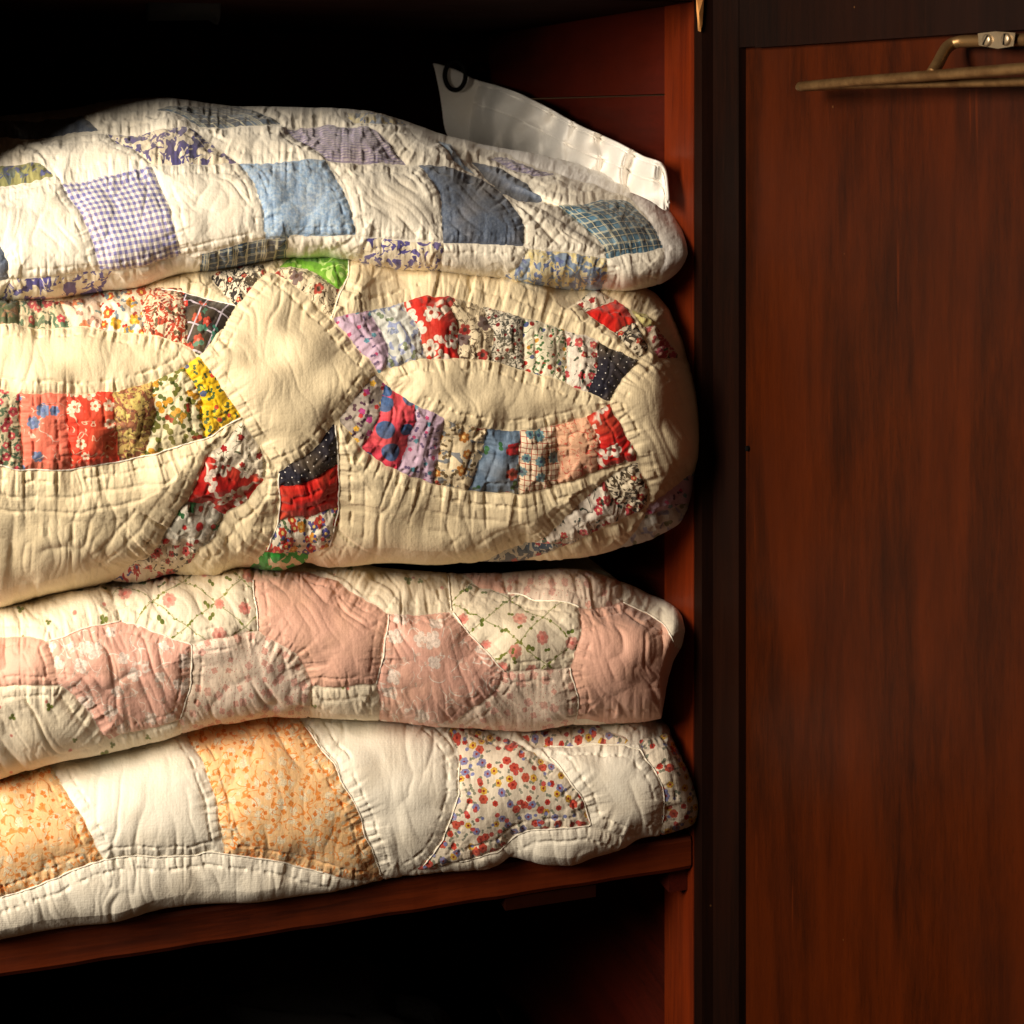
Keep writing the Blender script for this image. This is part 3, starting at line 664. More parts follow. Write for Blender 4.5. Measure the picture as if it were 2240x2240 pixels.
f_lilac = fabric('lilac_sprig', (198, 172, 196), [('fl', 22, .2, 5, .35, .5, [(196, 70, 120), (90, 160, 180)]), ('leaf', 17, .24, .4, [(110, 90, 130)])])
f_bluec = fabric('pale_blue_trellis', (212, 214, 208), [('vine', 40, .05, (150, 160, 196)), ('leaf', 22, .34, .4, [(132, 146, 118), (150, 160, 190)])])
f_gflow = fabric('little_garden_print', (238, 230, 204), [('vine', 20, .025, (80, 120, 80)), ('dot', 20, .24, .75, [(196, 40, 30), (220, 160, 50), (60, 90, 140), (196, 40, 30)]), ('leaf', 13, .3, .5, [(70, 120, 70)])])
f_wred = fabric('white_rosebud', (240, 230, 216), [('vine', 30, .022, (70, 76, 70)), ('fl', 26, .3, 5, .3, .65, [(206, 40, 56), (214, 80, 90)], (250, 200, 160)), ('leaf', 20, .22, .4, [(60, 80, 66)])])
f_gryf = fabric('grey_confetti_floral', (172, 160, 150), [('leaf', 16, .34, .5, [(90, 60, 80)]), ('fl', 20, .3, 5, .3, .7, [(206, 50, 60), (240, 190, 70), (176, 60, 130)])])
f_pinkdot = fabric('pink_big_dot', (222, 54, 86), [('dot', 50, .34, .95, [(48, 92, 150)])])
f_tanfl = fabric('sepia_bouquet', (222, 204, 170), [('blob', 26, .56, (120, 124, 130), 1.3), ('fl', 32, .36, 6, .3, .6, [(190, 120, 50), (176, 70, 56)], (230, 190, 120)), ('leaf', 18, .3, .4, [(110, 90, 60)])])
f_blufl = fabric('blue_rose_print', (92, 114, 140), [('mott', 20, (130, 150, 172), .5), ('leaf', 26, .34, .4, [(52, 104, 60), (180, 190, 190)]), ('fl', 46, .3, 6, .25, .3, [(190, 36, 44)], (120, 20, 30))])
f_grid = fabric('red_check_daisy', (238, 218, 190), [('grid', 11.5, .13, (176, 66, 50), .05), ('fl', 42, .26, 8, .25, .6, [(110, 150, 160)], (50, 70, 100))])
f_crack = fabric('peach_crackle', (234, 182, 150), [('vine', 26, .025, (216, 96, 80)), ('vine', 16, .015, (210, 110, 96))])
f_dkbl = fabric('dark_blue_posy', (196, 190, 176), [('blob', 16, .48, (62, 80, 100), 1.3), ('fl', 28, .26, 5, .3, .4, [(180, 50, 56)])])
f_mauvef = fabric('pink_bramble', (224, 208, 186), [('fl', 30, .36, 8, .3, .7, [(180, 50, 70), (196, 90, 110)], (230, 180, 170)), ('leaf', 16, .3, .4, [(70, 110, 80), (196, 80, 90)])])
f_pyel = fabric('pale_yellow_sprig', (232, 222, 150), [('leaf', 18, .3, .3, [(120, 140, 80)])])
PINK = (234, 184, 164)
f_pink = fabric('plain_rose_pink', PINK)
f_pinkfl = fabric('pink_white_trailing', (235, 182, 165), [('vine', 66, .012, (252, 232, 220)), ('fl', 40, .34, 4, .4, .55, [(252, 232, 220)]), ('leaf', 22, .22, .4, [(240, 204, 188)]), ('vine', 44, .010, (252, 232, 220))])
f_roselat = fabric('rose_trellis', (242, 230, 206), [('lat', 92, .022, (122, 132, 52), .62), ('fl', 60, .23, 7, .2, .5, [(234, 156, 142), (238, 172, 156)], (222, 124, 114)), ('leaf', 34, .18, .3, [(104, 120, 44)])], rot=.1)
f_sprig = fabric('cream_tiny_sprig', (242, 230, 206), [('fl', 74, .085, 3, .75, .8, [(112, 124, 46)]), ('dot', 74, .06, .6, [(226, 140, 126)])])
f_smpink = fabric('tiny_pink_posy', (240, 220, 202), [('fl', 26, .27, 4, .35, .75, [(232, 176, 160), (236, 186, 172)]), ('dot', 9, .12, .7, [(222, 160, 146)])])
f_orange = fabric('orange_blossom', (250, 202, 150), [('mott', 7, (250, 210, 150), .7), ('dot', 26, .34, .5, [(252, 232, 196)]), ('dot', 17, .26, .35, [(250, 226, 186)]), ('vine', 40, .02, (240, 150, 72)), ('vine', 26, .03, (240, 150, 72)), ('fl', 22, .2, 4, .3, .55, [(236, 134, 56), (240, 150, 70)])])
f_flor4 = fabric('primary_posy', (240, 228, 208), [('leaf', 15, .30, .45, [(156, 156, 140), (140, 146, 128)]), ('fl', 24, .32, 6, .16, .88, [(206, 60, 46), (236, 190, 70), (140, 146, 196), (214, 84, 66)], (150, 30, 30)), ('fl', 19, .24, 7, .15, .3, [(132, 140, 196), (214, 80, 66)])])

# ------------------------------------------------------------------ quilt 1 (top, blue squares)
T1 = curve([(-80, 268), (0, 254)]+zz(1, [(200, 228), (400, 205), (600, 165), (800, 152), (1000, 168), (1300, 198), (1600, 205)])+zz(2, [(0, 312), (130, 318), (250, 328), (420, 375), (500, 405), (640, 452), (830, 498), (1050, 535), (1300, 592), (1500, 655), (1660, 720), (1760, 790), (1820, 880), (1845, 980), (1851, 1045)]))
B1 = curve(zz(1, [(-190, 1235), (0, 1226), (200, 1224), (320, 1213), (500, 1190), (700, 1165), (850, 1118), (980, 1086), (1100, 1074), (1250, 1048), (1500, 1008), (1700, 1000), (1850, 1010)])+zz(2, [(60, 1073), (200, 1093), (400, 1130), (600, 1142), (780, 1160), (930, 1183), (1100, 1215), (1250, 1236), (1500, 1237), (1700, 1205), (1790, 1150), (1835, 1090), (1851, 1046)]))
def q2(t, r, b_, l, *ks): return None
g1 = zz(1, [(330, 607), (480, 582), (640, 556), (795, 522)]); g2 = zz(1, [(795, 522), (880, 680), (930, 850), (960, 1005)]); g3 = zz(1, [(535, 1078), (750, 1045), (960, 1005)]); g4 = zz(1, [(330, 607), (420, 760), (490, 920), (535, 1078)])
b1 = zz(1, [(1262, 492), (1715, 478)]); b2 = zz(1, [(1715, 478), (1790, 600), (1850, 720), (1882, 880)]); b3 = zz(1, [(1410, 905), (1882, 880)]); b4 = zz(1, [(1262, 492), (1350, 620), (1400, 760), (1410, 905)])
pt1 = zz(1, [(810, 205), (1260, 190)]); pt2 = zz(1, [(1260, 190), (1380, 230), (1485, 290)]); pt3 = zz(1, [(1060, 310), (1485, 290)]); pt4 = zz(1, [(810, 205), (950, 250), (1060, 310)])
pb1 = zz(1, [(1065, 990), (1400, 908), (1530, 900)]); pb2 = zz(1, [(1530, 900), (1520, 960), (1490, 1060)]); pb3 = zz(1, [(1050, 1120), (1490, 1060)]); pb4 = zz(1, [(1065, 990), (1050, 1120)])
pr1 = zz(2, [(1195, 795), (1340, 805), (1450, 775), (1560, 800)]); pr2 = zz(2, [(1560, 800), (1650, 870), (1710, 950), (1732, 1020)]); pr3 = zz(2, [(1450, 1065), (1732, 1020)]); pr4 = zz(2, [(1195, 795), (1330, 900), (1430, 1010), (1450, 1065)])
lv1 = [(621, 276), (700, 268), (809, 274)]; lv2 = [(809, 274), (860, 318), (891, 356)]; lv3 = [(716, 348), (800, 352), (891, 356)]; lv4 = [(621, 276), (672, 312), (716, 348)]
def ring(t, r, b_, l): return t+r[1:]+b_[::-1][1:]+l[::-1][1:-1]
P1 = [
 pt(ring(g1, g2, g3, g4), f_ging, 'lilac and white gingham square', (g1, g2, g3, g4)),
 pt(ring(b1, b2, b3, b4), f_ltblue, 'pale mottled blue square'),
 pt(zz(1, [(560, 335), (1000, 315), (1130, 400), (1255, 490), (790, 515), (700, 430)]), f_swirl2, 'violet scroll print square on top'),
 pt(ring(pt1, pt2, pt3, pt4), f_plaid2, 'blue plaid square at the back', (pt1, pt2, pt3, pt4)),
 pt(ring(lv1, lv2, lv3, lv4), f_lav, 'lavender striped square', (lv1, lv2, lv3, lv4)),
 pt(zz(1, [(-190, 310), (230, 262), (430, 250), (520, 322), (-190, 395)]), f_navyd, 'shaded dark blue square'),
 pt(zz(2, [(130, 340), (330, 335), (445, 398), (300, 392), (180, 380)]), f_water, 'pale blue and cream square at the back'),
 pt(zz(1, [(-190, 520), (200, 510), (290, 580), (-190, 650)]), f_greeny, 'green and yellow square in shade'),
 pt(zz(1, [(-190, 890), (5, 930), (40, 1020), (42, 1115), (-190, 1130)]), f_denim, 'slate blue square cut by the left edge'),
 pt(zz(1, [(60, 1118), (330, 1098), (595, 1078), (590, 1100), (545, 1200), (300, 1260), (-30, 1270), (20, 1180)]), f_swirl, 'violet scroll print at the lower left fold'),
 pt(ring(pb1, pb2, pb3, pb4), f_plaid2, 'navy plaid piece on the front fold', (pb1, pb2, pb3, pb4)),
 pt(zz(2, [(240, 970), (630, 990), (600, 1110), (590, 1190), (150, 1150), (215, 1040)]), f_swirl, 'violet scroll print in the middle of the fold'),
 pt(zz(2, [(490, 605), (700, 625), (800, 650), (920, 720), (1000, 830), (1025, 920), (1025, 1005), (620, 990), (625, 880), (600, 770), (560, 690)]), f_denim, 'slate blue square'),
 pt(zz(2, [(770, 565), (900, 600), (1040, 680), (1130, 785), (1000, 765), (860, 680)]), f_denim, 'slate blue square beyond the dip'),
 pt(ring(pr1, pr2, pr3, pr4), f_plaid, 'blue and cream plaid square near the right end', (pr1, pr2, pr3, pr4)),
 pt(zz(2, [(1050, 1020), (1450, 1065), (1445, 1160), (1400, 1260), (880, 1210), (1000, 1110)]), f_water, 'blurred blue and cream print on the fold'),
 pt(zz(2, [(850, 545), (1000, 565), (1195, 640), (1100, 645), (950, 605)]), f_lav, 'lavender strip beyond the dip'),
 pt(zz(2, [(600, 480), (660, 500), (790, 640), (690, 590)]), f_ltblue, 'small pale blue piece beyond the dip'),
 pt(zz(2, [(770, 500), (900, 480), (1050, 480), (1300, 560), (1500, 640), (1660, 700), (1780, 780), (1860, 1000), (1860, 1100), (1790, 1180), (1700, 1240), (1735, 1020), (1700, 940), (1640, 850), (1560, 780), (1400, 715), (1195, 630), (1000, 555)]), f_w, 'white cotton border', None, 'border'),
]
S1 = [zz(1, [(-190, 1130), (0, 1120), (330, 1098), (530, 1080), (750, 1045), (960, 1005), (1200, 950), (1410, 907), (1882, 880)]), zz(1, [(1882, 880)])+zz(2, [(240, 968), (620, 990), (1025, 1005), (1450, 1065), (1732, 1020)]),
      zz(1, [(-190, 680), (0, 660), (330, 607)]), zz(1, [(795, 522), (1262, 492)]), zz(1, [(1715, 478), (1880, 485)])+zz(2, [(490, 605)]), zz(1, [(-190, 400), (200, 375), (560, 335)]), zz(1, [(1000, 315), (1500, 300)]),
      zz(1, [(800, 205), (560, 215), (400, 240)]), zz(1, [(330, 607), (200, 440), (80, 390)]), zz(1, [(1262, 492), (1130, 400)]), zz(2, [(1025, 1005), (1060, 1030)]), zz(2, [(830, 650), (950, 720), (1200, 870), (1330, 960), (1430, 1020)]), zz(2, [(1130, 780), (1200, 800)]),
      zz(2, [(890, 690), (990, 780), (1100, 900), (1200, 1000)]), zz(2, [(1740, 840), (1790, 960), (1800, 1080), (1740, 1180)]), zz(1, [(535, 1078), (600, 1110)]), zz(1, [(960, 1005), (1060, 1030)]), zz(2, [(20, 560), (110, 660), (160, 800), (180, 950)]), zz(2, [(440, 590), (360, 560), (250, 400)]), zz(2, [(40, 1050), (180, 960)])]
rel1 = dict(endfade=150, puff=11, groove=3, puck=6, pp=15, pd=34, stitch=2.2, stitch_off=19, wang=.8, wl=34, wwarp=30, wrink=3.6, lump=18, iso=.3)
def dip1(U, Q, V):                            # the hollow running down towards the right end
    c = zz(2, [(620, 480), (900, 700), (1200, 830), (1440, 1050)]); cx_ = np.interp(V, [p[1] for p in c], [p[0] for p in c])
    return .010*np.exp(-((U-cx_-14)/22)**2)*np.clip((V-300)/60, 0, 1)*np.clip((560-V)/60, 0, 1)
q1 = empty('folded_quilt', (.27, .2, .40), 'cream quilt with blue and lilac squares, top of the stack', 'quilt', 'folded quilts stacked on the shelf')
make_quilt(q1, T1, B1, -80, 1504.6, -.030, -.004, lambda U: .30-.10*np.clip((U-700)/700, 0, 1), .045, .80, 150, f_c1, P1, S1, rel1, ptop=1.9, extra=dip1)

# ------------------------------------------------------------------ quilt 2 (wedding ring arcs)
u_s = np.arange(-80, 1330, 60.)
T2 = curve([(float(u), float(B1(u))-34) for u in u_s]+zz(4, [(1560, 150), (1680, 205), (1740, 270), (1800, 375), (1850, 480), (1885, 590), (1910, 690), (1925, 800)]))
B2 = curve(zz(3, [(-190, 1890), (0, 1870), (150, 1832), (300, 1792), (450, 1770), (600, 1748), (720, 1752), (800, 1736), (920, 1705), (1030, 1712), (1120, 1708), (1250, 1672), (1380, 1678), (1470, 1686), (1560, 1660), (1620, 1645), (1700, 1665), (1850, 1650)])+zz(4, [(60, 1580), (200, 1566), (350, 1555), (600, 1566), (780, 1562), (1000, 1560), (1300, 1532), (1500, 1492), (1680, 1435), (1790, 1375), (1850, 1290), (1885, 1180), (1915, 1000), (1925, 820)]))
def A3(*p): return zz(3, list(p))
def A4(*p): return zz(4, list(p))
P2 = [
 pt(A3((1430, 105), (1600, 220), (1740, 350), (1850, 460), (1940, 560), (1995, 640), (1890, 780), (1780, 913), (1650, 1040), (1560, 1110), (1470, 1165), (1385, 1050), (1280, 880), (1150, 690), (1050, 550), (1160, 470), (1245, 285), (1330, 190)), f_c2, 'large cream square standing on its corner', None, 'panel'),
 pt(A3((-190, 400), (0, 400), (200, 385), (480, 385), (750, 435), (950, 470), (1050, 552), (850, 670), (620, 737), (350, 757), (100, 745), (-190, 715)), f_c2, 'cream almond-shaped panel at the left', None, 'panel'),
 pt(A4((300, 612), (430, 560), (550, 538), (700, 530), (870, 550), (1030, 590), (1240, 660), (1350, 712), (1455, 760), (1350, 828), (1200, 882), (1000, 910), (840, 892), (620, 840), (470, 775), (390, 710)), f_c2, 'cream almond-shaped panel at the right', None, 'panel'),
 pt(A4((1660, 480), (1610, 545), (1520, 640), (1452, 758), (1530, 900), (1600, 1060), (1640, 1180), (1650, 1270), (1760, 1190), (1900, 1090), (1960, 900), (1900, 560), (1800, 480), (1720, 530)), f_c2, 'cream square turning round the right end', None, 'panel'),
 # left upper arc
 pt(A3((-190, 250), (100, 262), (104, 392), (-190, 402)), f_dkgrn, 'dark green print piece'),
 pt(A3((100, 262), (310, 255), (372, 386), (200, 385), (104, 392)), f_gpk, 'faded green and pink piece'),
 pt(A3((310, 255), (525, 200), (545, 400), (480, 385), (372, 386)), f_peach, 'peach posy print piece'),
 pt(A3((525, 200), (750, 170), (752, 436), (545, 400)), f_orflo, 'white piece with orange flowers'),
 pt(A3((750, 170), (962, 180), (985, 350), (992, 500), (950, 470), (752, 436)), f_rust, 'rust red foliage piece'),
 pt(A3((962, 195), (1100, 230), (1245, 285), (1190, 400), (1050, 552), (992, 495), (985, 350)), f_blkst, 'black piece with red garlands'),
 pt(A3((1110, 110), (1380, 50), (1410, 110), (1330, 195), (1245, 285), (1170, 200)), f_bw, 'black and white piece above the square'),
 pt(A3((1465, 70), (1590, 85), (1700, 155), (1790, 205), (1742, 345), (1600, 220), (1450, 115)), f_sketch, 'cream piece with an ink-drawn rose'),
 pt(A3((1470, 70), (1560, 10), (1832, 0), (1832, 140), (1790, 205), (1700, 150), (1600, 88)), f_lime, 'lime green piece'),
 # left lower arc
 pt(A3((-190, 715), (100, 745), (122, 1155), (-190, 1125)), f_gpk, 'green and pink floral piece at the left edge'),
 pt(A3((100, 745), (350, 757), (378, 1158), (122, 1155)), f_salmon, 'salmon pink piece with blue flowers'),
 pt(A3((350, 757), (602, 738), (628, 1125), (378, 1158)), f_coral, 'coral red piece with white flowers'),
 pt(A3((602, 738), (800, 690), (822, 850), (767, 1088), (628, 1125)), f_tan, 'tan paisley piece'),
 pt(A3((800, 690), (850, 670), (975, 600), (1062, 790), (1078, 984), (767, 1088), (822, 850)), f_leafy, 'cream piece with olive leaves'),
 pt(A3((975, 600), (1052, 555), (1150, 690), (1282, 876), (1078, 984), (1062, 790)), f_yel, 'bright yellow flowered piece'),
 # arc running down to the left
 pt(A3((1282, 895), (1350, 1000), (1400, 1120), (1392, 1225), (1180, 1120), (1105, 1085), (1200, 1000)), f_star, 'white piece with dark red stars'),
 pt(A3((1105, 1085), (1180, 1120), (1392, 1225), (1300, 1330), (1200, 1405), (985, 1320), (1050, 1190)), f_redw, 'red piece with large white blossom'),
 pt(A3((985, 1320), (1200, 1405), (1130, 1500), (1050, 1560), (840, 1540), (900, 1430)), f_grey, 'grey daisy piece'),
 pt(A3((840, 1540), (1050, 1560), (1000, 1640), (900, 1710), (860, 1720), (680, 1672), (790, 1600)), f_calico, 'cream piece with red sprigs'),
 pt(A3((590, 1745), (680, 1672), (870, 1715), (860, 1800), (600, 1800)), f_redblue, 'red and blue piece at the lower fold'),
 # arc running down from the square
 pt(A3((1470, 1165), (1560, 1110), (1650, 1040), (1778, 913), (1785, 1080), (1788, 1140), (1640, 1200), (1480, 1250)), f_navy, 'navy pin-dot piece below the square'),
 pt(A3((1480, 1250), (1640, 1200), (1792, 1140), (1796, 1370), (1465, 1430), (1475, 1330)), f_red, 'plain red piece'),
 pt(A3((1465, 1430), (1796, 1370), (1785, 1470), (1740, 1560), (1640, 1600), (1540, 1585), (1400, 1580), (1440, 1500)), f_multi, 'white piece with bright small flowers'),
 pt(A3((1400, 1580), (1540, 1585), (1640, 1600), (1580, 1700), (1450, 1740), (1300, 1690)), f_green, 'bright green leaf print piece'),
 # right upper arc
 pt(A4((60, 330), (250, 282), (315, 380), (345, 500), (345, 585), (305, 612), (200, 480)), f_lilac, 'lilac sprigged piece of the upper arc'),
 pt(A4((250, 282), (420, 245), (480, 370), (530, 540), (430, 560), (345, 588), (345, 500), (315, 380)), f_bluec, 'pale blue and grey piece'),
 pt(A4((420, 245), (520, 225), (620, 235), (690, 340), (700, 530), (530, 540), (480, 370)), f_redw, 'red piece with white blossom, tallest of the upper arc'),
 pt(A4((620, 235), (830, 270), (875, 400), (870, 550), (700, 530), (690, 340)), f_sketch, 'cream piece with dark red roses'),
 pt(A4((830, 270), (1030, 330), (1030, 590), (870, 550), (875, 400)), f_bw2, 'grey piece with dark berries'),
 pt(A4((1030, 330), (1240, 390), (1242, 662), (1030, 590)), f_gflow, 'cream piece with tiny red and yellow flowers'),
 pt(A4((1240, 390), (1412, 445), (1395, 600), (1350, 713), (1242, 662)), f_wred, 'white rosebud piece of the upper arc'),
 pt(A4((1412, 445), (1610, 545), (1520, 640), (1450, 755), (1350, 713), (1395, 600)), f_navy, 'navy pin-dot piece at the tip of the arc'),
 # right lower arc
 pt(A4((285, 625), (340, 680), (300, 850), (218, 1003), (150, 920), (102, 855), (180, 740)), f_gryf, 'grey confetti floral piece'),
 pt(A4((335, 670), (395, 715), (470, 775), (475, 880), (440, 1000), (390, 1117), (218, 1003), (300, 850)), f_pinkdot, 'bright pink piece with big blue dots'),
 pt(A4((470, 775), (620, 840), (610, 1000), (568, 1177), (390, 1117), (440, 1000), (475, 880)), f_lilac, 'lilac sprigged piece of the lower arc'),
 pt(A4((620, 840), (840, 893), (825, 1030), (750, 1212), (568, 1177), (610, 1000)), f_tanfl, 'sepia bouquet piece'),
 pt(A4((840, 893), (998, 912), (1005, 1100), (998, 1217), (750, 1212), (825, 1030)), f_blufl, 'slate blue rose piece'),
 pt(A4((998, 912), (1190, 884), (1205, 1000), (1197, 1180), (998, 1217), (1005, 1100)), f_grid, 'cream piece with red checked lines'),
 pt(A4((1190, 884), (1350, 830), (1402, 960), (1397, 1117), (1197, 1180), (1205, 1000)), f_crack, 'peach crackle piece'),
 pt(A4((1350, 830), (1455, 765), (1530, 900), (1592, 1047), (1397, 1117), (1402, 960)), f_redw, 'red piece with white blossom at the end of the lower arc'),
 # right end
 pt(A4((1445, 1165), (1592, 1055), (1642, 1190), (1648, 1275), (1590, 1312), (1480, 1245)), f_bw, 'black and white piece near the right end'),
 pt(A4((1445, 1165), (1480, 1245), (1590, 1312), (1400, 1395), (1250, 1460), (1080, 1470), (1200, 1380), (1300, 1275)), f_wred, 'white rosebud piece of the lower corner'),
 pt(A4((1080, 1470), (1250, 1460), (1100, 1530), (900, 1600), (740, 1600), (900, 1520)), f_dkbl, 'dark blue posy piece under the fold'),
 pt(A4((1655, 1272), (1760, 1200), (1960, 1070), (1960, 1230), (1860, 1262), (1640, 1325)), f_lilac, 'lilac piece at the right end'),
 pt(A4((1640, 1325), (1860, 1262), (1960, 1230), (1860, 1420), (1700, 1480), (1500, 1500), (1600, 1390)), f_bluec, 'pale floral piece at the lower right end'),
 pt(A4((1280, 235), (1400, 180), (1490, 232), (1345, 292)), f_star, 'white star print piece tucked under the fold'),
 pt(A4((1345, 292), (1490, 230), (1550, 280), (1592, 348), (1490, 397), (1420, 352)), f_reddot, 'red piece with green sprigs'),
 pt(A4((1490, 397), (1592, 350), (1665, 482), (1618, 530), (1560, 475)), f_bw, 'black and white piece beside the red one'),
 pt(A4((1570, 285), (1650, 300), (1700, 362), (1640, 372)), f_pyel, 'pale yellow piece'),
 pt(A4((1640, 372), (1700, 362), (1800, 480), (1815, 540), (1722, 532), (1665, 450)), f_mauvef, 'pink bramble print piece'),
]
S2 = [A3((850, 185), (1000, 200), (1245, 285)), A3((1830, 45), (1830, 150), (1740, 345)), A3((1470, 1165), (1475, 1320), (1440, 1500), (1340, 1640)), A3((1785, 1140), (1795, 1400), (1740, 1570), (1640, 1660)), A3((1390, 1225), (1200, 1405), (1000, 1640), (930, 1700)),
      A3((1282, 880), (1105, 1085), (985, 1320), (840, 1540), (590, 1740)), A4((100, 860), (100, 1100), (90, 1300)), A4((1720, 530), (1800, 640), (1850, 780)), A4((1090, 1480), (1300, 1440), (1590, 1330), (1650, 1275))]
rel2 = dict(puff=17, groove=3.2, puck=8.5, pp=18, pd=62, stitch=3.2, stitch_off=24, wang=1.7, wl=46, wwarp=26, wrink=4.6, lump=24, echo=2.6, pr=48, iso=.25, wsp=-.5)
qq2 = empty('folded_quilt', (.27, .2, .235), 'thick cream quilt with rings of patchwork arcs, second from the top', 'quilt', 'folded quilts stacked on the shelf')
make_quilt(qq2, T2, B2, -80, 1537.5, -.062, .012, .115, .085, .50, 170, f_c2, P2, S2, rel2, threads=[A3((850, 185), (1000, 205), (1100, 228), (1245, 285)), A3((0, 1130), (122, 1155), (378, 1158), (628, 1125), (767, 1088), (1078, 984), (1282, 876)), A3((1775, 920), (1788, 1140), (1796, 1370), (1740, 1560)), A3((1470, 1170), (1480, 1250), (1465, 1430), (1410, 1570)), A3((1830, 50), (1832, 140), (1742, 345))])

# ------------------------------------------------------------------ quilt 3 (pink)
u_s = np.arange(-80, 560, 60.)
T3 = curve([(float(u), float(B2(u))-36) for u in u_s]+zz(6, [(-140, 44), (0, 56), (150, 68), (300, 84), (430, 94), (560, 99), (700, 98), (900, 86), (1000, 86), (1100, 95), (1200, 125), (1330, 180), (1430, 224), (1468, 265), (1484, 330)]))
B3 = curve(zz(5, [(-150, 1020), (0, 975), (100, 940), (240, 900), (450, 865), (620, 822), (780, 777), (900, 747), (1000, 735), (1150, 706), (1290, 712)])+zz(6, [(10, 685), (150, 692), (330, 702), (500, 722), (700, 737), (850, 742), (1000, 722), (1100, 715), (1300, 705), (1385, 690), (1400, 610), (1415, 540), (1440, 450), (1470, 395), (1484, 332)]))
def A5(*p): return zz(5, list(p))
def A6(*p): return zz(6, list(p))
P3 = [
 pt(A5((210, 390), (350, 345), (510, 300), (650, 350), (800, 403), (812, 560), (755, 712), (610, 765), (465, 807), (390, 720), (330, 655), (245, 573)), f_pinkfl, 'pink hexagon with white trailing flowers at the left'),
 pt(A5((-160, 362), (130, 370), (208, 392), (245, 575), (-160, 590)), f_pink, 'plain pink hexagon cut by the left edge'),
 pt(A5((460, 150), (620, 120), (1070, 60), (1087, 342), (805, 403), (650, 350), (510, 300)), f_roselat, 'cream hexagon with rose trellis print at the left'),
 pt(A5((-160, 230), (440, 120), (510, 300), (210, 390), (130, 370), (-160, 362)), f_sprig, 'cream piece with tiny green sprigs'),
 pt(A5((805, 402), (1087, 342), (1160, 395), (1250, 450), (1325, 587), (1322, 780), (1150, 780), (780, 830), (755, 712), (812, 560)), f_smpink, 'white hexagon with tiny pink flowers'),
 pt(A5((-160, 590), (245, 575), (330, 655), (465, 807), (610, 765), (752, 712), (775, 860), (-160, 1060)), f_sprig, 'cream sprigged piece on the lower left fold'),
 pt(A5((1070, 80), (1300, 90), (1400, 130), (1480, 180))+A6((186, 200), (275, 265), (262, 400), (225, 552))+A5((1500, 570), (1325, 587), (1250, 450), (1160, 395), (1087, 342)), f_pink, 'plain pink hexagon in the middle'),
 pt(A5((1325, 587), (1500, 570))+A6((225, 552), (245, 570), (242, 760), (0, 760), (-50, 740)), f_sprig, 'cream sprigged piece on the middle fold'),
 pt(A6((275, 265), (400, 262), (530, 250), (620, 340), (745, 490), (730, 560), (580, 670), (440, 770), (244, 760), (240, 600), (228, 550)), f_pinkfl, 'pink hexagon with white trailing flowers in the middle'),
 pt(A6((-50, 20), (300, 20), (515, 60), (542, 247), (400, 262), (275, 265), (180, 185), (60, 110)), f_sprig, 'cream sprigged piece at the top'),
 pt(A6((515, 70), (650, 150), (760, 162), (900, 200), (1055, 240), (1062, 340), (1020, 490), (880, 496), (748, 500), (640, 370), (545, 250)), f_roselat, 'cream hexagon with rose trellis print at the right'),
 pt(A6((540, 60), (720, 80), (762, 160), (650, 150)), f_pink, 'pink sliver at the back edge'),
 pt(A6((720, 60), (1000, 50), (1150, 70), (1225, 140), (1240, 205), (1055, 240), (900, 200), (762, 160)), f_smpink, 'white piece with tiny pink flowers at the back'),
 pt(A6((1055, 240), (1240, 205), (1340, 245), (1405, 320), (1450, 400), (1500, 440), (1420, 560), (1410, 740), (1045, 690), (1047, 600), (1018, 490), (1062, 340)), f_pink, 'plain pink hexagon at the right end'),
 pt(A6((748, 500), (1018, 490), (1047, 600), (1042, 692), (1000, 780), (440, 780), (580, 670), (730, 560)), f_smpink, 'tiny pink flowered piece on the lower fold'),
]
S3 = [A6((1240, 205), (1225, 140)), A6((1042, 692), (1390, 700)), A5((510, 300), (460, 170)), A6((540, 250), (520, 150))]
rel3 = dict(endfade=90, puff=11, groove=3, puck=6, pp=17, pd=38, stitch=2.4, stitch_off=21, wang=.9, wl=40, wwarp=24, wrink=5.0, lump=20, iso=.2, wsp=.35)
qq3 = empty('folded_quilt', (.26, .2, .10), 'pink and cream hexagon patchwork quilt, third from the top', 'quilt', 'folded quilts stacked on the shelf')
make_quilt(qq3, T3, B3, -80, 1498.5, -.040, -.002, .14, .05, .55, 130, fabric('cream_backing', CREAM3), P3, S3, rel3, threads=[A6((275, 265), (262, 400), (225, 552)), A6((545, 250), (640, 370), (748, 500)), A6((762, 160), (900, 200), (1055, 240)), A6((520, 110), (540, 245)), A6((1240, 205), (1340, 245), (1405, 320), (1440, 390)), A6((1018, 490), (1047, 600), (1042, 692)), A5((510, 300), (650, 350), (805, 403), (812, 560), (755, 712)), A5((210, 390), (350, 345), (510, 300)), A5((1070, 130), (1087, 342))])

